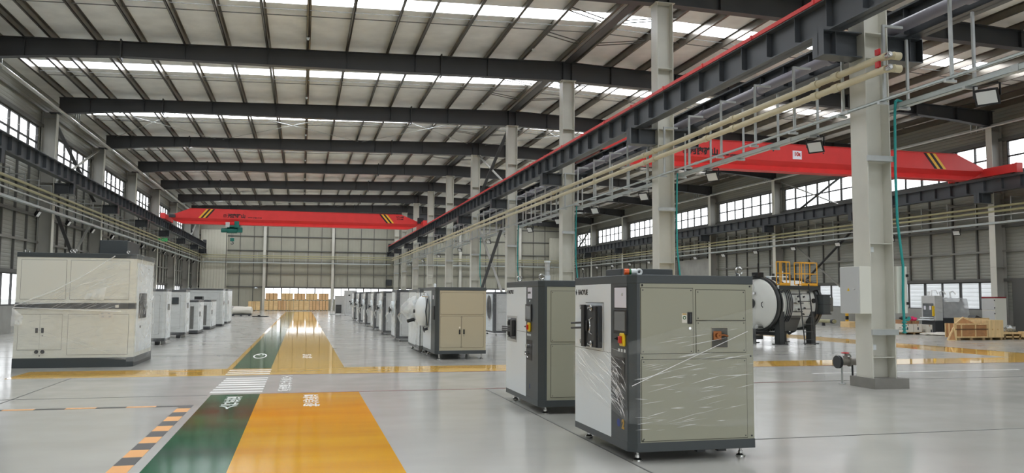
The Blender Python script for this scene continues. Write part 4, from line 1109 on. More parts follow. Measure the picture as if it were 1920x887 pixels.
specs = [
    (23.15, 1.45, 2.5, 1.80, 'film-wrapped white furnace right behind the tan furnace, its door gathered in film', 'a'),
    (28.95, 1.45, 1.75, 1.82, 'film-wrapped furnace with dark corner post, third of the row beside the lane', 'b'),
    (33.9, 1.45, 1.85, 1.80, 'film-wrapped furnace with a wrapped front corner, fourth of the row beside the lane', 'b'),
    (38.3, 1.45, 1.9, 1.80, 'film-wrapped furnace with a drooping film loop, fifth of the row beside the lane', 'b'),
    (43.6, 1.45, 1.7, 1.82, 'film-wrapped furnace, sixth of the row beside the lane', 'b'),
    (48.5, 1.45, 1.65, 1.82, 'film-wrapped furnace, seventh of the row beside the lane', 'b'),
    (53.3, 1.45, 2.3, 1.84, 'film-wrapped furnace, eighth of the row beside the lane, in front of the grey cabinet', 'b')]
for i, (y, W, D, H, lab, kind) in enumerate(specs):
    t = cabinet('vacuum_furnace', lab, 'furnace', (3.25, y, 0), W, D, H, strip=.6 if kind == 'b' else .9, panel=M_LGREY, dark=M_CHAR if kind == 'b' else M_SLATE, front=M_WHITE, group='furnaces beside the lane')
    if kind == 'a':
        MB().box(-.012, -.002, .0, .9, .2, 1.70).build('wrapped_front', M_WHITE, t)
        MB().box(.02, W, -.014, -.004, .2, 1.70).build('wrapped_flank', M_WHITE, t)
        MB().cyl((-.01, .8, 1.2), (-.14, .8, 1.2), .3, 24).build('chamber_door', M_WHITE, t, smooth=True)
        bundle(t, .75, 1.22, .36, .42)
        MB().cyl((-.1, .5, .93), (-.3, .45, .88), .05, 12).build('clamp', M_BLACK, t, smooth=True)
        MB().cyl((-.05, .3, 1.15), (-.1, .3, 1.15), .03, 10).build('knob', M_BLACK, t, smooth=True)
        for x in (.2, .9): MB().box(x, x + .25, .2, 1.6, .0, .1).build('skid', M_CHAR, t)
    else:
        MB().cyl((-.01, 1.15, 1.15), (-.09, 1.15, 1.15), .26, 24).build('chamber_door', M_WHITE, t, smooth=True)
        MB().cyl((-.09, .95, 1.1), (-.2, .95, 1.1), .05, 12).ring((-.18, .95, 1.1), (1, 0, 0), .10, .02, 16, 6).build('hand_wheel', M_CHAR, t, smooth=True)
        bundle(t, 1.1, 1.1, .24, .16)
        pl = MB().box(.62, .74, -.03, -.006, .98, 1.2).build('flank_valve', M_CHAR, t, bevel=.01)
        MB().cyl((.68, -.03, 1.06), (.68, -.07, 1.06), .035, 12).build('valve_knob', M_CHROME, pl, smooth=True)
        MB().box(-.03, -.005, .05, .3, 1.15, 1.45).build('touch_panel', M_BLACK, t, bevel=.006)
    wrap_shell(t, W, D, H, n=18)

# two cabinets at the far end of that row
t = thing('press_frame', 'grey open-fronted machine with a dark lower grille standing left of the far grey cabinet', 'machine', (2.3, 71.6, 0))
MB().box(.45, 1.2, 0, 1.0, 0.05, 1.62).build('body', M_LGREY, t, bevel=.01)
MB().box(.5, .98, -.02, 0, .12, .84).build('grille', M_CHAR, t)
m = MB()
for i in range(9): m.box(.52, .96, -.03, -.02, .16 + i * .075, .19 + i * .075)
m.build('grille_slat', M_STUD, t)
for y in (0, .8):
    MB().tube([(.12, y, .02), (.2, y, .8), (.3, y, 1.58), (.5, y, 1.6)], .05, 8).build('wrapped_arm', M_FILMW, t, smooth=True)
MB().box(0, .5, 0, .9, 0, .05).build('base_plate', M_LGREY, t)
t = cabinet('control_cabinet', 'tall light grey cabinet with two small black knobs, farthest of the right row', 'cabinet', (3.36, 67.7, 0), .95, 1.6, 2.05, strip=.12, panel=M_LGREY, dark=M_LGREY, white=False, feet=.06, base=.14,
            side_lines=[(.14, .9, .25, 1.9)])
MB().box(.28, .42, -.03, -.006, 1.60, 1.70).build('knob', M_BLACK, t, bevel=.01); MB().box(.36, .46, -.03, -.006, 1.1, 1.2).build('knob', M_BLACK, t, bevel=.01)
# cabinet with a fan on the other side of the columns
t = cabinet('cooling_cabinet', 'cabinet with a round fan grille standing beyond the row, half hidden by the front furnaces', 'cabinet', (7.72, 33.1, 0), 1.5, 1.9, 1.80, strip=.25, panel=M_LGREY, dark=M_CHAR, feet=.1)
MB().ring((-.02, .78, 1.15), (1, 0, 0), .52, .03, 32, 8).build('fan_ring', M_LGREY, t, smooth=True)
g = MB().cyl((-.010, .78, 1.15), (-.016, .78, 1.15), .51, 32).build('fan_grille', M_CHAR, t)
m = MB()
for r in (.1, .2, .3, .42): m.ring((-.022, .78, 1.15), (1, 0, 0), r, .007, 28, 5)
m.build('grille_wire', M_STUD, g)
MB().box(-.1, -.01, 1.7, 1.85, .35, .65).build('connector', M_BLACK, t, bevel=.01)
wrap_shell(t, 1.5, 1.9, 1.8, n=8, corner=False)

# --- the left row --------------------------------------------------------
t = thing('vacuum_furnace', 'big pale two-tier furnace cabinet half draped in film, nearest on the left', 'furnace', (-5.97, 19.7, 0))
W, D = 2.36, 2.3; ch = .12
def oct_(z0, z1, e=0):
    return [(-e, -e, z0), (W - ch + e * .4, -e, z0), (W + e, ch - e * .4, z0), (W + e, D + e, z0), (-e, D + e, z0)], (0, 0, z1 - z0)
MB().prism(*oct_(0, .21, .01)).build('base_plinth', M_SLATE, t, bevel=.006)
MB().prism(*oct_(.21, 1.27)).build('lower_body', M_PALE, t)
MB().prism(*oct_(1.27, 1.40, .004)).build('dark_belt', M_CHAR, t)
MB().prism(*oct_(1.40, 2.39)).build('upper_body', M_PALE, t)
MB().prism(*oct_(2.39, 2.49, .008)).build('top_cap', M_SLATE, t, bevel=.006)
for xa, xb, za, zb, nm in ((.09, .97, 1.48, 2.33, 'upper_panel'), (1.06, 2.24, 1.48, 2.33, 'upper_panel'), (.08, .498, .39, 1.15, 'door'), (.502, .93, .39, 1.15, 'door'), (1.05, 2.26, .28, 1.15, 'lower_panel')):
    p = MB().box(xa, xb, -.007, 0, za, zb).build(nm, M_PALE, t, bevel=.002)
    MB().box(xa - .006, xb + .006, -.002, 0, za - .006, zb + .006).build('panel_gap', M_GROOVE, p)
    if nm == 'door':
        x = xb - .055 if xb < .6 else xa + .055
        MB().box(x - .025, x + .025, -.02, -.007, .75, .86).build('handle', M_BLACK, p, bevel=.004)
for x in (.455, .575):
    MB().cyl((x, 0, .345), (x, -.02, .345), .04, 18).ring((x, -.02, .345), (0, 1, 0), .03, .008, 16, 6).build('cable_gland', M_BLACK, t, smooth=True)
MB().cyl((.56, -.007, .69), (.56, -.012, .69), .013, 10).cyl((.515, 0, .26), (.515, -.006, .26), .012, 10).build('lock', M_BLACK, t)
lb = MB().box(1.66, 1.94, -.012, -.007, 1.06, 1.21).build('rating_plate', M_WCARD, t)
for x, z in ((1.72, 1.17), (1.86, 1.17), (1.74, 1.10), (1.88, 1.10)): MB().box(x - .025, x + .025, -.014, -.012, z - .015, z + .015).build('plate_print', M_LGREY, lb)
MB().box(1.98, 2.05, -.012, -.004, 1.30, 1.36).build('label', M_WCARD, t)
MB().box(1.5, 2.08, .5, 1.9, 2.49, 2.82).build('roof_box', M_SLATE, t, bevel=.01)
for x in (1.03, 1.10): eyebolt(t, x, .12, 2.49, r=.03)
MB().cyl((.12, .1, 2.49), (.12, .1, 2.55), .03, 10).cyl((.2, .1, 2.49), (.2, .1, 2.53), .03, 10).build('lifting_eye', M_CHROME, t, smooth=True)
eyebolt(t, 2.18, .1, 2.49, r=.025)
fr = MB().box(W, W + .012, .25, 2.2, .3, 2.3).build('front_panel', M_WHITE, t, bevel=.003)
MB().box(W + .012, W + .03, .5, 1.35, 1.05, 1.62).build('chamber_recess', M_BLACK, t, bevel=.01)
MB().cyl((W + .03, 1.0, 1.3), (W + .10, 1.0, 1.3), .05, 14).build('door_knob', M_CHROME, t, smooth=True)
MB().cyl((W + .012, .7, .86), (W + .03, .7, .86), .03, 12).build('port', M_CHAR, t)
fm = MB()
crumple(fm, (-.06, -.03, 1.02), (W - ch, -.03, .16), (W - ch, -.03, 2.44), (-.03, -.03, 1.33), 22, 16, .014, (0, -1, 0))
crumple(fm, (-.06, -.03, 1.02), (-.03, -.03, .3), (W - ch, -.03, .16), (W - ch, -.03, .2), 8, 4, .01, (0, -1, 0))
crumple(fm, (W - ch, -.03, .12), (W + .04, ch, .10), (W + .04, ch, 2.50), (W - ch, -.03, 2.44), 3, 16, .03, (1, -1, 0))
crumple(fm, (W + .05, ch, .10), (W + .05, D, .10), (W + .05, D, 2.50), (W + .05, ch, 2.50), 10, 18, .03, (1, 0, 0))
fi = fm.build('stretch_film', M_FILM2, t, smooth=True)
fd = MB()
folds(fd, (0, -.045, 0), (1, 0, 0), (0, 0, 1), (0, -1, 0), 0, W - ch, 1.2, 2.44, .46, 70, .1, .8, .002, .006, .15, lambda u, v: v < 1.33 + .48 * u)
folds(fd, (0, -.045, 0), (1, 0, 0), (0, 0, 1), (0, -1, 0), 0, W - ch, .3, 1.3, -.08, 50, .1, .6, .001, .004, .2)
folds(fd, (W + .07, 0, 0), (0, 1, 0), (0, 0, 1), (1, 0, 0), .1, D, .15, 2.5, .3, 90, .1, .6, .004, .012, .6)
for a, b in (((0, -.05, 1.34), (.75, -.05, 1.66)), ((.75, -.05, 1.66), (1.3, -.05, 1.98)), ((1.3, -.05, 1.98), (1.95, -.05, 2.44)), ((0, -.05, 1.37), (1.2, -.05, 1.42)), ((-.02, -.05, 1.3), (2.1, -.05, 1.22))):
    fd.bar(a, b, .014, .02)
crumple(fd, (1.35, -.06, 1.5), (1.75, -.06, 1.45), (1.8, -.06, 1.75), (1.45, -.06, 1.68), 6, 5, .05, (0, -1, 0))
crumple(fd, (-.05, -.05, .9), (.16, -.05, .9), (.18, -.05, 1.12), (-.04, -.05, 1.3), 5, 7, .035, (0, -1, 0))
fd.build('film_fold', M_FOLD2, fi, smooth=True)

lspecs = [
    (-4.2, 27.9, 1.4, 1.15, 1.78, 'film-wrapped cabinet with a small monitor on its flank, right behind the big left furnace', 'monitor'),
    (-4.18, 32.3, 1.4, 1.2, 1.78, 'film-wrapped cabinet with a square dark window, second behind the big left furnace', 'window'),
    (-4.13, 35.8, 1.2, 1.9, 1.38, 'low film-wrapped cabinet, the nearer of the two low ones on the left', 'low'),
    (-4.10, 40.2, 1.2, 2.6, 1.37, 'low film-wrapped cabinet with a black box on top, the farther low one on the left', 'lowbox'),
    (-3.95, 44.4, 2.1, 1.2, 1.92, 'wide tall wrapped cabinet behind the low ones on the left', 'tall'),
    (-4.06, 48.4, 2.0, 3.1, 1.93, 'tall wrapped cabinet, farthest of the left row', 'tall')]
for x, y, W, D, H, lab, kind in lspecs:
    low = kind.startswith('low')
    t = cabinet('wrapped_cabinet', lab, 'cabinet', (x, y, 0), W, D, H, s=-1, strip=.2, panel=M_WRAPG, dark=M_CHAR, post=M_WRAPG, feet=.02 if low or kind == 'tall' else .12, base=.13 if low else .10, group='wrapped cabinets on the left',
                side_lines=[(.16, W - .06, .35, H - .2)])
    if kind == 'monitor':
        mo = MB().box(-.74, -.48, -.14, -.01, 1.28, 1.52).build('monitor', M_STUD, t, bevel=.015)
        MB().box(-.71, -.51, -.145, -.14, 1.31, 1.49).build('screen', M_SCREEN, mo)
    if kind == 'window':
        wd = MB().box(-.46, -.22, -.05, -.006, 1.25, 1.50).build('window_panel', M_CHAR, t, bevel=.01)
        MB().box(-.43, -.25, -.054, -.05, 1.28, 1.47).build('dark_glass', M_DGLASS, wd)
    if kind == 'lowbox':
        MB().box(-.75, -.4, .3, .9, H, H + .16).build('roof_box', M_BLACK, t, bevel=.01)
    if low:
        MB().box(-.30, -.16, -.012, -.004, .2, H - .25).build('dark_stripe', M_STUD, t)
    if not low and kind != 'tall':
        for q in (-.2, -.9): MB().box(q - .1, q + .1, .2, D - .2, 0, .1).build('skid', M_CHAR, t)
    MB().box(.0, .03, .45, .75, 1.1 if not low else .7, 1.3 if not low else .9).build('control_panel', M_CHAR, t, bevel=.008)
    wrap_shell(t, W, D, H, s=-1, n=20)

# wrapped bundle and plank on the floor far left
t = thing('wrapped_bundle', 'white film-wrapped bundle lying on a dark pallet in the far left', 'bundle', (-4.5, 66.2, 0))
MB().box(-.78, .75, 0, .9, .08, .14).box(-.7, -.55, 0, .9, 0, .08).box(-.1, .05, 0, .9, 0, .08).box(.5, .65, 0, .9, 0, .08).build('pallet', M_CHAR, t)
m = MB()
prof = [(0, .15), (.05, .30), (.3, .33), (.7, .31), (1.1, .33), (1.42, .29), (1.5, .12)]
m.lathe((-.7, .45, .40), (1, 0, 0), prof, 20)
for i, v in enumerate(m.v): m.v[i] = (v[0], v[1] + RNG.uniform(-.03, .03), max(.14, v[2] + RNG.uniform(-.04, .04)))
m.build('wrapping', M_WCARD, t, smooth=True)
m = MB(); m.ball((-.72, .4, .62), .16, 8); m.build('knot', M_FILMW, t, smooth=True)
o = MB().prism([(-3.6, 64.3, 0), (-2.5, 64.1, 0), (-2.4, 64.5, 0), (-3.1, 64.7, 0), (-3.6, 64.6, 0)], (0, 0, .05)).prism([(-3.2, 64.3, .05), (-3.0, 64.3, .05), (-3.0, 64.5, .05), (-3.2, 64.5, .05)], (0, 0, .08)).build('floor_mat', M_BLACK, bevel=.01)
tag(o, 'flat black folded mat lying on the floor left of the lane', 'mat')

# --- crates ---------------------------------------------------------------
def crate(x0, x1, z0, z1, y, d, label, nb, mm, group, feet=True):
    t = thing('wooden_crate', label, 'crate', ((x0 + x1) / 2, y, z0), group=group); L = t.location
    b = .09 if feet else 0.03
    MB(L).box(x0, x1, y, y + d, z0 + b, z1).build('body', mm, t, bevel=.008)
    for i in range(nb + 1):
        x = x0 + .05 + (x1 - x0 - .1) * i / nb
        MB(L).box(x - .03, x + .03, y - .022, y, z0 + b, z1).build('batten', M_BATTEN if i % nb else mm, t)
    MB(L).box(x0, x1, y - .02, y, z1 - .06, z1 + .003).build('rim_board', mm, t)
    for x in (x0 + .15, (x0 + x1) / 2, x1 - .15):
        MB(L).box(x - .06, x + .06, y, y + d, z0, z0 + b).build('skid', M_PALLET, t)
    for q in (.33, .67):
        x = x0 + (x1 - x0) * q
        MB(L).box(x - .012, x + .012, y - .026, y - .02, z0 + b, z1).build('strap', M_STRAP, t)
    return t
bot = [(-3.8, -2.44), (-2.40, -1.62), (-1.58, -.87), (-.84, .71), (.76, 1.75), (1.81, 2.72)]
for i, (a, b) in enumerate(bot):
    crate(a, b, 0, 1.06, 88.9, 1.4, 'plywood crate by the end wall, %s from the left in the bottom row' % ('first', 'second', 'third', 'fourth', 'fifth', 'sixth')[i], 3 if b - a > .9 else 2, (M_CRATE, M_CRATE2)[i in (1, 4, 5)], 'bottom row of crates')
top = [(-3.7, -2.5), (-2.1, -.95), (-.83, .32), (.40, 1.56), (1.72, 2.72)]
for i, (a, b) in enumerate(top):
    crate(a, b, 1.065, 1.83, 88.95, 1.3, 'plywood crate by the end wall, %s from the left in the top row' % ('first', 'second', 'third', 'fourth', 'fifth')[i], 3, (M_CRATE2, M_CRATE)[i % 2], 'top row of crates')
crate(-5.37, -4.25, 0, .98, 88.6, 1.2, 'lone yellowish crate left of the wind column at the end wall', 2, M_CRATE, 'crates by the end wall')

# --- the big vessel in the right hall ---------------------------------------
t = thing('vacuum_vessel', 'large round grey vacuum vessel with yellow railings on top, in the right hall', 'vessel', (15.58, 26.0, 0), rz=math.radians(14))
ZC, R = 1.40, .86
MB().cyl((.30, 0, ZC), (2.05, 0, ZC), R, 56).build('shell', M_DRUM, t, smooth=True)
MB().lathe((.14, 0, ZC), (1, 0, 0), [(0, R), (0, R + .10), (.10, R + .10), (.10, R + .04), (.16, R + .04), (.16, R + .10), (.22, R + .10), (.22, R)], 56).build('door_flange', M_VDARK, t, smooth=True)
dprof = [(0, R + .03), (.06, R + .02), (.10, R - .04), (.16, R * .82), (.22, R * .6), (.26, R * .35), (.275, .02)]
dd = MB().lathe((.12, 0, ZC), (-1, 0, 0), dprof, 56).build('door', M_DRUM, t, smooth=True)
MB().cyl((-.16, .02, ZC + .02), (-.24, .02, ZC + .02), .17, 28).cyl((-.24, .02, ZC + .02), (-.30, .02, ZC + .02), .08, 20).build('hub', M_VDARK, dd, smooth=True)
m = MB()
for i in range(6):
    a = PI / 3 * i
    m.cyl((-.25, .02 + .12 * math.cos(a), ZC + .02 + .12 * math.sin(a)), (-.27, .02 + .12 * math.cos(a), ZC + .02 + .12 * math.sin(a)), .02, 8)
m.build('hub_bolts', M_CHROME, dd, smooth=True)
MB().tube([(-.10, -.45, ZC - .12), (-.17, -.46, ZC - .06), (-.17, -.46, ZC + .04), (-.10, -.45, ZC + .08)], .014, 8).build('door_handle', M_CHAR, dd, smooth=True)
MB().box(-.12, -.09, -.05, .42, ZC + .46, ZC + .70).build('door_plate', M_DRUM, dd, bevel=.01)
MB().cyl((-.13, -.12, ZC + .37), (-.2, -.12, ZC + .38), .05, 14).cyl((-.12, -.06, ZC + .38), (-.19, -.02, ZC + .40), .03, 10).build('sight_port', M_CHROME, dd, smooth=True)
MB().lathe((2.05, 0, ZC), (1, 0, 0), [(0, R), (0, R + .09), (.12, R + .09), (.12, R + .03), (.18, R + .03), (.18, R + .09), (.30, R + .09), (.36, R * .7), (.42, R * .3), (.43, .02)], 56).build('rear_flange', M_VDARK, t, smooth=True)
MB().ring((.62, 0, ZC), (1, 0, 0), R + .04, .018, 44, 8).build('cooling_hoop', M_CHAR, t, smooth=True)
for x in (.70, .78, .86): MB().ring((x, 0, ZC), (1, 0, 0), R + .05, .018, 44, 8).build('cooling_hoop', M_CHAR, t, smooth=True)
MB().ring((.56, 0, ZC), (1, 0, 0), R + .015, .02, 44, 8).build('weld_band', M_DRUM, t, smooth=True)
def on_shell(x, a, h=0.0):
    return Vector((x, -(R + h) * math.cos(a), ZC + (R + h) * math.sin(a)))
for j, (xa, xb) in enumerate(((.95, 1.35),)):
    for a in (.42, .05, -.3, -.62):
        MB().bar(on_shell(xa, a, .02), on_shell(1.42, a, .02), .03, .03).build('cable_rail', M_CHAR, t)
for a in (.28, .10, -.18):
    p, q = on_shell(1.08, a), on_shell(1.08, a, .08)
    f = MB().cyl(p, q, .055, 16).cyl(q, on_shell(1.08, a, .11), .075, 16).build('port', M_DRUM, t, smooth=True)
    MB().cyl(on_shell(1.08, a, .11), on_shell(1.08, a, .16), .035, 12).cyl(on_shell(1.16, a, .02), on_shell(1.16, a, .09), .03, 10).build('port_cap', M_CHAR, f, smooth=True)
f = MB().cyl(on_shell(1.78, .12), on_shell(1.78, .12, .14), .10, 20).build('port', M_DRUM, t, smooth=True)
MB().cyl(on_shell(1.78, .12, .14), on_shell(1.78, .12, .19), .085, 18).build('port_cap', M_BLACK, f, smooth=True)
for a in (.3, -.15, -.4):
    MB().cyl(on_shell(1.48, a), on_shell(1.48, a, .06), .03, 10).build('small_port', M_CHAR, t, smooth=True)
MB().prism([(.66, -R * .62, .45), (1.42, -R * .62, .45), (1.42, -R * .9, 1.0), (.66, -R * .9, 1.0)], (0, .05, 0)).build('lower_shield', M_STUD, t)
for i, (x, y, w_) in enumerate(((.42, -.72, .26), (1.95, -.72, .24), (.42, .62, .24), (1.95, .62, .22))):
    lg = MB().box(x - w_ / 2, x + w_ / 2, y - .1, y - .08, .02, 1.15).box(x - w_ / 2, x - w_ / 2 + .02, y - .1, y + .12, .02, 1.05).box(x + w_ / 2 - .02, x + w_ / 2, y - .1, y + .12, .02, 1.05).build('leg', M_VDARK, t)
    MB().box(x - w_ / 2 - .07, x + w_ / 2 + .10, y - .16, y + .18, 0, .025).build('foot_plate', M_VDARK, lg)
MB().box(-.1, 2.1, .50, .62, .30, .42).box(.35, .5, -.6, .6, .30, .42).build('under_frame', M_VDARK, t)
MB().box(-.45, -.2, -.2, .3, 0, .55).box(-.35, .35, .0, .12, .15, .30).build('door_carriage', M_VDARK, t, bevel=.01)
MB().cyl((-.2, -.25, .62), (.15, -.25, .62), .07, 14).cyl((.6, 0, .42), (.9, -.1, .46), .05, 12).build('pump', M_CHROME, t, smooth=True)
MB().tube([(.95, -.5, .50), (1.1, -.5, .36), (1.3, -.45, .42), (1.45, -.45, .46)], .045, 8).build('vacuum_hose', M_CHAR, t, smooth=True)
# ladder and platform
ld = MB()
for x in (1.02, 1.52):
    ld.tube([(x, -R - .42, 0), (x, -R - .18, ZC + R - .15)], .022, 8)
ld.build('ladder', M_VDARK, t, smooth=True)
for i in range(7):
    q = (i + .7) / 8
    yy, zz = -R - .42 + .24 * q, (ZC + R - .15) * q
    MB().cyl((1.02, yy, zz), (1.52, yy, zz), .012, 8).build('rung', M_VDARK, t)
ZP = 2.03
pf = MB().box(.30, 2.25, -.85, .55, ZP - .1, ZP).build('platform', M_WHITE, t)
MB().box(.28, 2.27, -.88, -.85, ZP - .12, ZP + .02).build('edge_beam', M_VDARK, pf)
for x in (.62, 1.98):
    MB().bar((x, -.86, ZP - .1), (x - .25 if x < 1 else x - .3, -R * .99, ZC + .42), .06, .06).build('strut', M_VDARK, t)
def guard(x0, x1, y0, y1, n):
    m = MB(); z0, z1 = ZP, ZP + .85
    for x, y in ((x0, y0), (x1, y0), (x1, y1), (x0, y1)):
        m.cyl((x, y, z0), (x, y, z1), .018, 8)
    for z in (z0 + .06, z0 + .45, z1):
        for a, b in (((x0, y0), (x1, y0)), ((x1, y0), (x1, y1)), ((x1, y1), (x0, y1)), ((x0, y1), (x0, y0))):
            if z == z0 + .45 and a[1] == b[1] == y1: continue
            m.cyl((*a, z), (*b, z), .016, 8)
    for i in range(1, n):
        m.cyl((x0 + (x1 - x0) * i / n, y1, z0), (x0 + (x1 - x0) * i / n, y1, z1), .014, 8)
    m.box(x0, x1, y0 - .005, y0 + .005, z0 - .02, z0 + .12)
    m.build('guard_rail', M_SAFE, t, smooth=True)
guard(.36, .84, -.82, -.66, 2); guard(1.42, 2.2, -.82, -.5, 3)
MB().cyl((.9, -.3, ZP), (.9, -.3, ZP + .3), .02, 8).cyl((.3, -.2, ZP + .35), (1.4, -.2, ZP + .35), .018, 8).cyl((1.15, -.2, ZP), (1.15, -.2, ZP + .55), .018, 8).build('white_rail', M_WHITE, t, smooth=True)
for x, z in ((1.0, .35), (1.85, .32)): MB().box(x - .09, x + .09, .0, .2, ZP, ZP + z).cyl((x, .1, ZP + z), (x, .1, ZP + z + .12), .05, 10).build('pump_head', M_CHAR, t, bevel=.01)
mo = MB().box(.02, .30, -.12, .18, ZC + R + .08, ZC + R + .26).build('drive_motor', M_BLACK, t, bevel=.01)
MB().cyl((.16, 0, ZC + R + .26), (.16, 0, ZC + R + .58), .03, 10).bar((-.3, .25, ZC + R - .02), (.1, .0, ZC + R + .2), .05, .05).build('lock_linkage', M_BLACK, mo, smooth=True)
MB().box(-.32, -.22, .2, .32, ZC + R - .1, ZC + R + .05).build('lock_stop', M_BLACK, t, bevel=.01)
MB().box(.33, .45, -.35, -.2, ZC + R * .9, ZC + R + .12).build('junction_box', M_WHITE, t, bevel=.01)
bx = MB().box(2.10, 2.46, -1.16, -.72, 1.05, 1.75).build('rear_box', M_SLATE, t, bevel=.012)
for z in (1.06, 1.4, 1.73): MB().box(2.08, 2.48, -1.18, -.70, z - .02, z + .02).build('box_rib', M_CHAR, bx)
MB().box(2.48, 2.68, -1.1, -.8, 1.15, 1.65).build('side_cabinet', M_STUD, t, bevel=.01)

# --- things along the right wall -----------------------------------------
t = thing('moulding_press', 'machine with a grey front window under a clear cover, left of the shrouded press', 'machine', (28.7, 32.24, 0))
MB().box(0, .45, 0, .85, .05, .62).build('base', M_CHAR, t, bevel=.01)
MB().box(0, .45, 0, .85, .62, 1.78).build('body', M_LGREY, t, bevel=.015)
wn = MB().box(-.02, 0, .08, .75, .78, 1.42).build('front_window', M_DGLASS, t, bevel=.01)
for y in (.2, .55): MB().box(-.03, -.02, y, y + .12, 1.12, 1.3).build('display', M_PAPER, wn)
MB().box(-.1, -.0, .0, .07, .82, 1.3).build('yellow_post', M_EYEL, t, bevel=.01)
MB().box(-.25, .0, .05, .8, .62, .68).box(-.2, 0, .1, .75, .72, .76).build('front_tray', M_WHITE, t, bevel=.01)
MB().tube([(.2, .4, 1.75), (.2, .4, 2.02), (.2, .1, 2.02), (.2, .02, 1.85)], .03, 8).cyl((.2, .6, 1.75), (.2, .6, 1.98), .08, 12).build('top_hose', M_FILMW, t, smooth=True)
m = MB(); crumple(m, (-.04, -.04, .6), (-.04, .9, .6), (-.04, .9, 1.86), (-.04, -.04, 1.84), 8, 10, .03, (-1, 0, 0)); crumple(m, (-.04, -.04, .6), (.46, -.04, .6), (.46, -.04, 1.86), (-.04, -.04, 1.84), 6, 10, .03, (0, -1, 0))
m.build('clear_cover', M_FILM, t, smooth=True)
t = thing('moulding_press', 'press under a grey plastic shroud with a black wrapped base, before the right wall windows', 'machine', (29.3, 32.38, 0))
MB().box(0, 1.42, 0, .95, .05, .74).build('base', M_CHAR, t, bevel=.01)
MB().box(.1, 1.3, .1, .85, .74, 1.5).build('body', M_LGREY, t, bevel=.02)
m = MB(); H = 1.66
crumple(m, (-.05, -.05, .72), (-.05, 1.0, .72), (.02, .95, H), (.02, .02, H), 9, 9, .04, (-1, 0, 0)); crumple(m, (-.05, -.05, .72), (1.46, -.05, .72), (1.38, .02, H), (.02, .02, H), 9, 9, .04, (0, -1, 0)); crumple(m, (.02, .02, H), (1.38, .02, H), (1.38, .95, H), (.02, .95, H), 6, 6, .05, (0, 0, 1))
m.build('shroud', M_SHROUD, t, smooth=True)
m = MB(); crumple(m, (-.06, -.06, .02), (-.06, 1.0, .02), (-.05, 1.0, .74), (-.05, -.06, .74), 10, 7, .04, (-1, 0, 0)); crumple(m, (-.06, -.06, .02), (1.46, -.06, .02), (1.46, -.05, .74), (-.05, -.06, .74), 10, 7, .04, (0, -1, 0))
m.build('black_wrap', mat('black_wrap_film', (52, 56, 60), .22), t, smooth=True)
for i, (x, y) in enumerate(((.3, .5), (.6, .8), (.8, .4))): MB().tube([(x, y, 1.7), (x, y + .05, 1.95), (x + .15, y, 2.0), (x + .2, y - .1, 1.85)], .035, 8).build('top_fitting', M_FILMW, t, smooth=True)
MB().box(-.1, -.06, .1, .35, .58, .72).build('control_box', M_SLATE, t, bevel=.01)
t = thing('pallet_of_cartons', 'pallet of white printed cartons in front of the clear-covered machine', 'pallet', (27.1, 31.9, 0))
MB().box(-.55, .7, -.1, .8, .07, .1).box(-.5, -.4, -.1, .8, 0, .07).box(0, .1, -.1, .8, 0, .07).box(.55, .65, -.1, .8, 0, .07).build('deck', M_PALLET, t)
def carton(x0, x1, y0, y1, z0, z1, m_, lab, txt=None, grp=None):
    c = thing('carton', lab, 'box', ((x0 + x1) / 2, (y0 + y1) / 2, z0), group=grp); L = c.location
    b = MB(L).box(x0, x1, y0, y1, z0, z1).build('body', m_, c, bevel=.006)
    MB(L).box((x0 + x1) / 2 - .02, (x0 + x1) / 2 + .02, y0 - .001, y1 + .001, z1 - .08, z1 + .001).build('tape_strip', M_BCARD if m_ is M_WCARD else M_BATTEN, c)
    if txt:
        q = MB(L).box(x0 - .002, x0, y0 + .1, y0 + .3, z0 + .12, z0 + .14).box(x0 - .002, x0, y0 + .1, y0 + .25, z0 + .18, z0 + .2).box(x0 - .002, x0, y1 - .2, y1 - .12, z0 + .1, z0 + .25).box(x0 + .2, x0 + .27, y0 - .002, y0, z0 + .1, z0 + .22)
        q.build('print_marks', M_CHAR, c)
carton(26.6, 27.15, 31.85, 32.7, .105, .47, M_WCARD, 'white printed carton on the pallet, the left one', 1, 'cartons on the pallet')
carton(27.17, 27.6, 31.85, 32.7, .105, .47, M_WCARD, 'white printed carton on the pallet, the middle one', 1, 'cartons on the pallet')
carton(27.84, 28.14, 31.8, 32.4, .0, .44, M_WCARD, 'white printed carton beside the pallet, the right one', 1, 'cartons on the pallet')
carton(26.75, 27.1, 31.95, 32.55, .475, .66, M_BCARD, 'brown carton on top of the left white carton')
carton(27.2, 27.55, 31.95, 32.5, .475, .62, M_BCARD, 'brown carton on top of the middle white carton')
m = MB(); m.ball((27.35, 32.1, .70), .17, 8, .55)
for i, v in enumerate(m.v): m.v[i] = (v[0] + RNG.uniform(-.03, .03), v[1] + RNG.uniform(-.03, .03), max(.62, v[2] + RNG.uniform(-.03, .03)))
tag(m.build('folded_cloth', M_PINK, smooth=True), 'bright pink cloth on the brown carton', 'cloth')
m = MB(); m.ball((26.95, 32.2, .72), .2, 8, .4)
for i, v in enumerate(m.v): m.v[i] = (v[0] + RNG.uniform(-.03, .03), v[1] + RNG.uniform(-.03, .03), max(.66, v[2] + RNG.uniform(-.02, .02)))
tag(m.build('folded_cloth', M_BLACK, smooth=True), 'black cloth heap on the left brown carton', 'cloth')
m = MB(); m.ball((27.9, 31.0, .05), .55, 8, .15); m.ball((27.5, 31.3, .04), .4, 8, .15)
for i, v in enumerate(m.v): m.v[i] = (v[0] + RNG.uniform(-.03, .03), v[1] + RNG.uniform(-.03, .03), max(0, v[2] + RNG.uniform(-.02, .02)))
tag(m.build('plastic_sheet', M_WCARD, smooth=True), 'white plastic sheet lying on the floor beside the cartons', 'sheet')

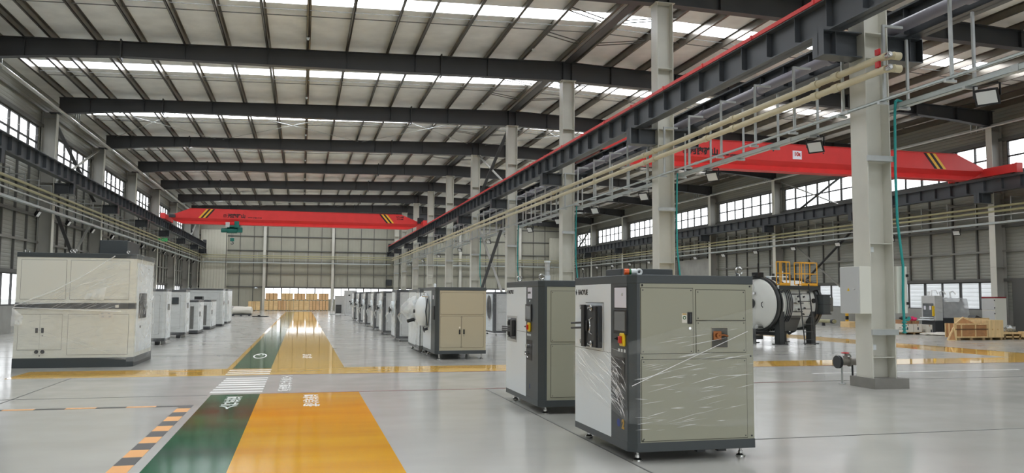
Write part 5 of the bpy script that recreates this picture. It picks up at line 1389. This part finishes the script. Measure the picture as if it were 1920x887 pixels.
t = thing('open_crate', 'brown board crate framed in pale battens, standing open in the right hall', 'crate', (25.7, 27.0, 0)); L = t.location
x0, x1, y0, y1, z0, z1 = 24.95, 26.5, 27.0, 27.5, .10, .66
MB(L).box(x0, x1, y0, y0 + .02, z0, z1).build('front_board', M_OSB, t)
MB(L).box(x0, x0 + .02, y0, y1, z0, z1).build('end_board', M_OSB, t); MB(L).box(x1 - .02, x1, y0, y1, z0, z1).build('end_board', M_OSB, t)
MB(L).box(x0, x1, y1 - .02, y1, z0, z1).build('back_board', M_OSB, t); MB(L).box(x0, x1, y0, y1, z0, z0 + .02).build('bottom_board', M_OSB, t)
for x in (x0, x0 + .26, x0 + .93, x1 - .05): MB(L).box(x, x + .05, y0 - .03, y0, z0, z1).build('batten', M_PINE, t)
for z in (z0, z1 - .05): MB(L).box(x0, x1, y0 - .025, y0, z, z + .05).build('batten', M_PINE, t)
for y in (y0, (y0 + y1) / 2, y1 - .05): MB(L).box(x0 - .03, x0, y, y + .05, z0, z1).build('batten', M_PINE, t)
MB(L).box(x0 - .005, x1 + .005, y0 - .036, y0 - .028, .42, .45).build('strap', M_STRAP, t)
for x in (x0 + .1, x0 + .7, x1 - .25): MB(L).box(x, x + .12, y0, y1, 0, z0).build('skid', M_PALLET, t)
def board(name, pts, th, m_, lab, bat=True):
    t = thing(name, lab, 'board', pts[0]); L = t.location
    p = [Vector(q) for q in pts]; n = (p[1] - p[0]).cross(p[2] - p[0]).normalized()
    MB(L).prism(p, n * th).build('panel', m_, t)
    if bat:
        for i in range(len(p)):
            MB(L).bar(p[i] + n * .02, p[(i + 1) % len(p)] + n * .02, .05, .05).build('batten', M_PINE, t)
board('crate_lid', [(25.15, 27.25, .60), (26.2, 27.2, .62), (25.7, 27.4, .88)], .02, M_OSB, 'three-cornered brown board leaning inside the open crate')
board('crate_lid', [(24.62, 27.05, 0.0), (24.90, 26.92, 0.0), (24.90, 27.02, .50)], .02, M_OSB, 'brown board leaning against the left end of the open crate')
t = thing('board_stack', 'upright pale pine crate standing right of the open brown crate', 'crate', (26.9, 27.0, 0)); L = t.location
MB(L).box(26.53, 27.26, 26.98, 27.9, .1, .79).build('boards', M_PINE, t, bevel=.004)
for x in (26.6, 27.1): MB(L).box(x, x + .1, 26.98, 27.9, 0, .1).build('skid', M_PALLET, t)
for x in (26.72, 26.98): MB(L).cyl((x, 26.975, .42), (x, 26.985, .42), .03, 8).build('knot', M_BATTEN, t)
t = thing('board_stack', 'pale pine boards lying behind the open brown crate', 'boards', (27.4, 28.7, 0)); L = t.location
MB(L).box(26.85, 27.9, 28.3, 29.1, .0, .84).build('boards', M_PINE, t, bevel=.004)
MB(L).prism([(27.2, 28.35, .84), (27.6, 28.35, .84), (27.3, 28.35, .95)], (0, .4, 0)).build('dark_wedge', M_CHAR, t)
t = thing('low_pallet', 'pale pine pallet carrying crumpled silver bags at the right edge', 'pallet', (27.9, 27.3, 0)); L = t.location
MB(L).box(27.45, 28.35, 27.2, 28.2, .22, .30).build('deck', M_PINE, t); MB(L).box(27.45, 28.35, 27.2, 28.2, .08, .14).build('deck', M_PINE, t)
for x in (27.5, 27.9, 28.25): MB(L).box(x, x + .08, 27.2, 28.2, 0, .22).build('block', M_PALLET, t)
for i, (x, y, r, lab) in enumerate(((27.66, 27.6, .19, 'left crumpled silver bag on the pine pallet'), (28.16, 27.55, .19, 'right crumpled silver bag on the pine pallet'))):
    m = MB(); m.ball((x, y, .42), r, 9, .6)
    for j, v in enumerate(m.v): m.v[j] = (v[0] + RNG.uniform(-.05, .05), v[1] + RNG.uniform(-.05, .05), max(.3, v[2] + RNG.uniform(-.05, .05)))
    tag(m.build('foil_bag', M_GALV, smooth=False), lab, 'bag', 'silver bags')
crate(28.4, 29.4, 0, .32, 26.4, 1.0, 'low pine crate at the right edge of the picture', 2, M_CRATE, 'crates at the right edge')
carton(28.5, 29.2, 26.5, 27.1, .325, .62, M_BCARD, 'brown open carton on the low pine crate')
o = tag(MB().box(27.95, 28.7, 28.6, 28.7, 0, .66).build('leaning_board', M_PINE, bevel=.004), 'pale board standing upright behind the silver bags', 'board')
t = thing('control_cabinet', 'light grey cabinet with a dark red top, before a right wall column', 'cabinet', (29.6, 29.7, 0))
MB().box(0, .62, 0, .72, .06, 1.68).build('body', M_PALE, t, bevel=.008)
MB().box(-.012, 0, .02, .7, 1.15, 1.66).build('door', M_LGREY, t, bevel=.004); MB().box(-.012, 0, .02, .7, .1, 1.12).build('door', M_LGREY, t, bevel=.004)
MB().box(-.02, .62, -.01, .73, 1.68, 1.735).build('top_cover', mat('wine_red_cover', (140, 30, 44), .5), t, bevel=.004)
for z in (1.58, 1.25, 1.0): MB().box(-.03, .0, -.01, .02, z - .03, z + .03).build('hinge', M_BLACK, t)
MB().box(.02, .6, .02, .7, 0, .06).build('plinth', M_CHAR, t)
o = tag(MB().cyl((30.75, 28.95, 0.02), (30.95, 28.6, 2.35), .035, 10).build('leaning_pole', M_WHITE, smooth=True), 'long white pole leaning against the right wall', 'pole')
MB().box(XR - .12, XR - .08, 27.2, 30.4, .1, 2.5).build('cover_panel', M_STUD, wr, label='dark blanked window panel')
t = thing('bollard', 'black and yellow striped guard post by the right wall', 'bollard', (30.9, 41.6, 0))
MB().cyl((0, 0, 0), (0, 0, 1.0), .09, 16).build('post', M_BLACK, t, smooth=True)
for z in (.2, .6): MB().cyl((0, 0, z), (0, 0, z + .2), .093, 16).build('yellow_band', M_HAZY, t, smooth=True)
carton(30.0, 30.75, 40.2, 41.0, 0, .32, M_CRATE, 'small wooden box on the floor beside the striped guard post')
o = pipe('floor_pipe', [(30.3, 41.9, .28), (30.3, 62, .28)], .11, M_OLIVE, 'thick olive pipe lying along the foot of the right wall', 'pipe', [((30.3, y, .28), (0, 1, 0)) for y in (42.1, 46, 52)], sm=M_CHAR, n=14)
for y in (43, 48, 55): MB().box(30.22, 30.38, y - .05, y + .05, 0, .19).build('pipe_support', M_CHAR, o)
# small fittings on the end wall
o = tag(MB().box(9.05, 9.7, 92.1, 92.4, 2.75, 3.45).build('wall_speaker', M_BLACK, bevel=.02), 'black box on the end wall beside the last middle column', 'speaker')
MB().box(9.1, 9.65, 92.09, 92.1, 2.8, 3.4).build('grille', M_CHAR, o)
t = thing('wall_lamp', 'small white lamp on the end wall left of the wind column', 'lamp', (-4.85, 92.3, 2.3)); L = t.location
MB(L).lathe((-4.85, 92.25, 2.5), (0, 0, -1), [(0, .05), (.12, .2), (.16, .2), (.17, .02)], 18).build('shade', M_WHITE, t, smooth=True)
MB(L).tube([(-4.85, 92.25, 2.5), (-4.85, 92.3, 2.62), (-4.85, 92.55, 2.62)], .02, 6).build('bracket', M_CHAR, t)
# outside
struct(MB().box(-160, 180, -60, 320, -.4, -.21).build('ground', M_TARMAC), 'pale paved ground outside')
t = MB().box(40, 52, 5, 60, -.2, 8).build('neighbouring_building', M_FACADE); tag(t, 'pale neighbouring building with horizontal siding seen through the right wall windows', 'building')
MB().box(39.6, 52.4, 4.6, 60.4, 8, 8.3).build('roof_edge', M_LGREY, t)
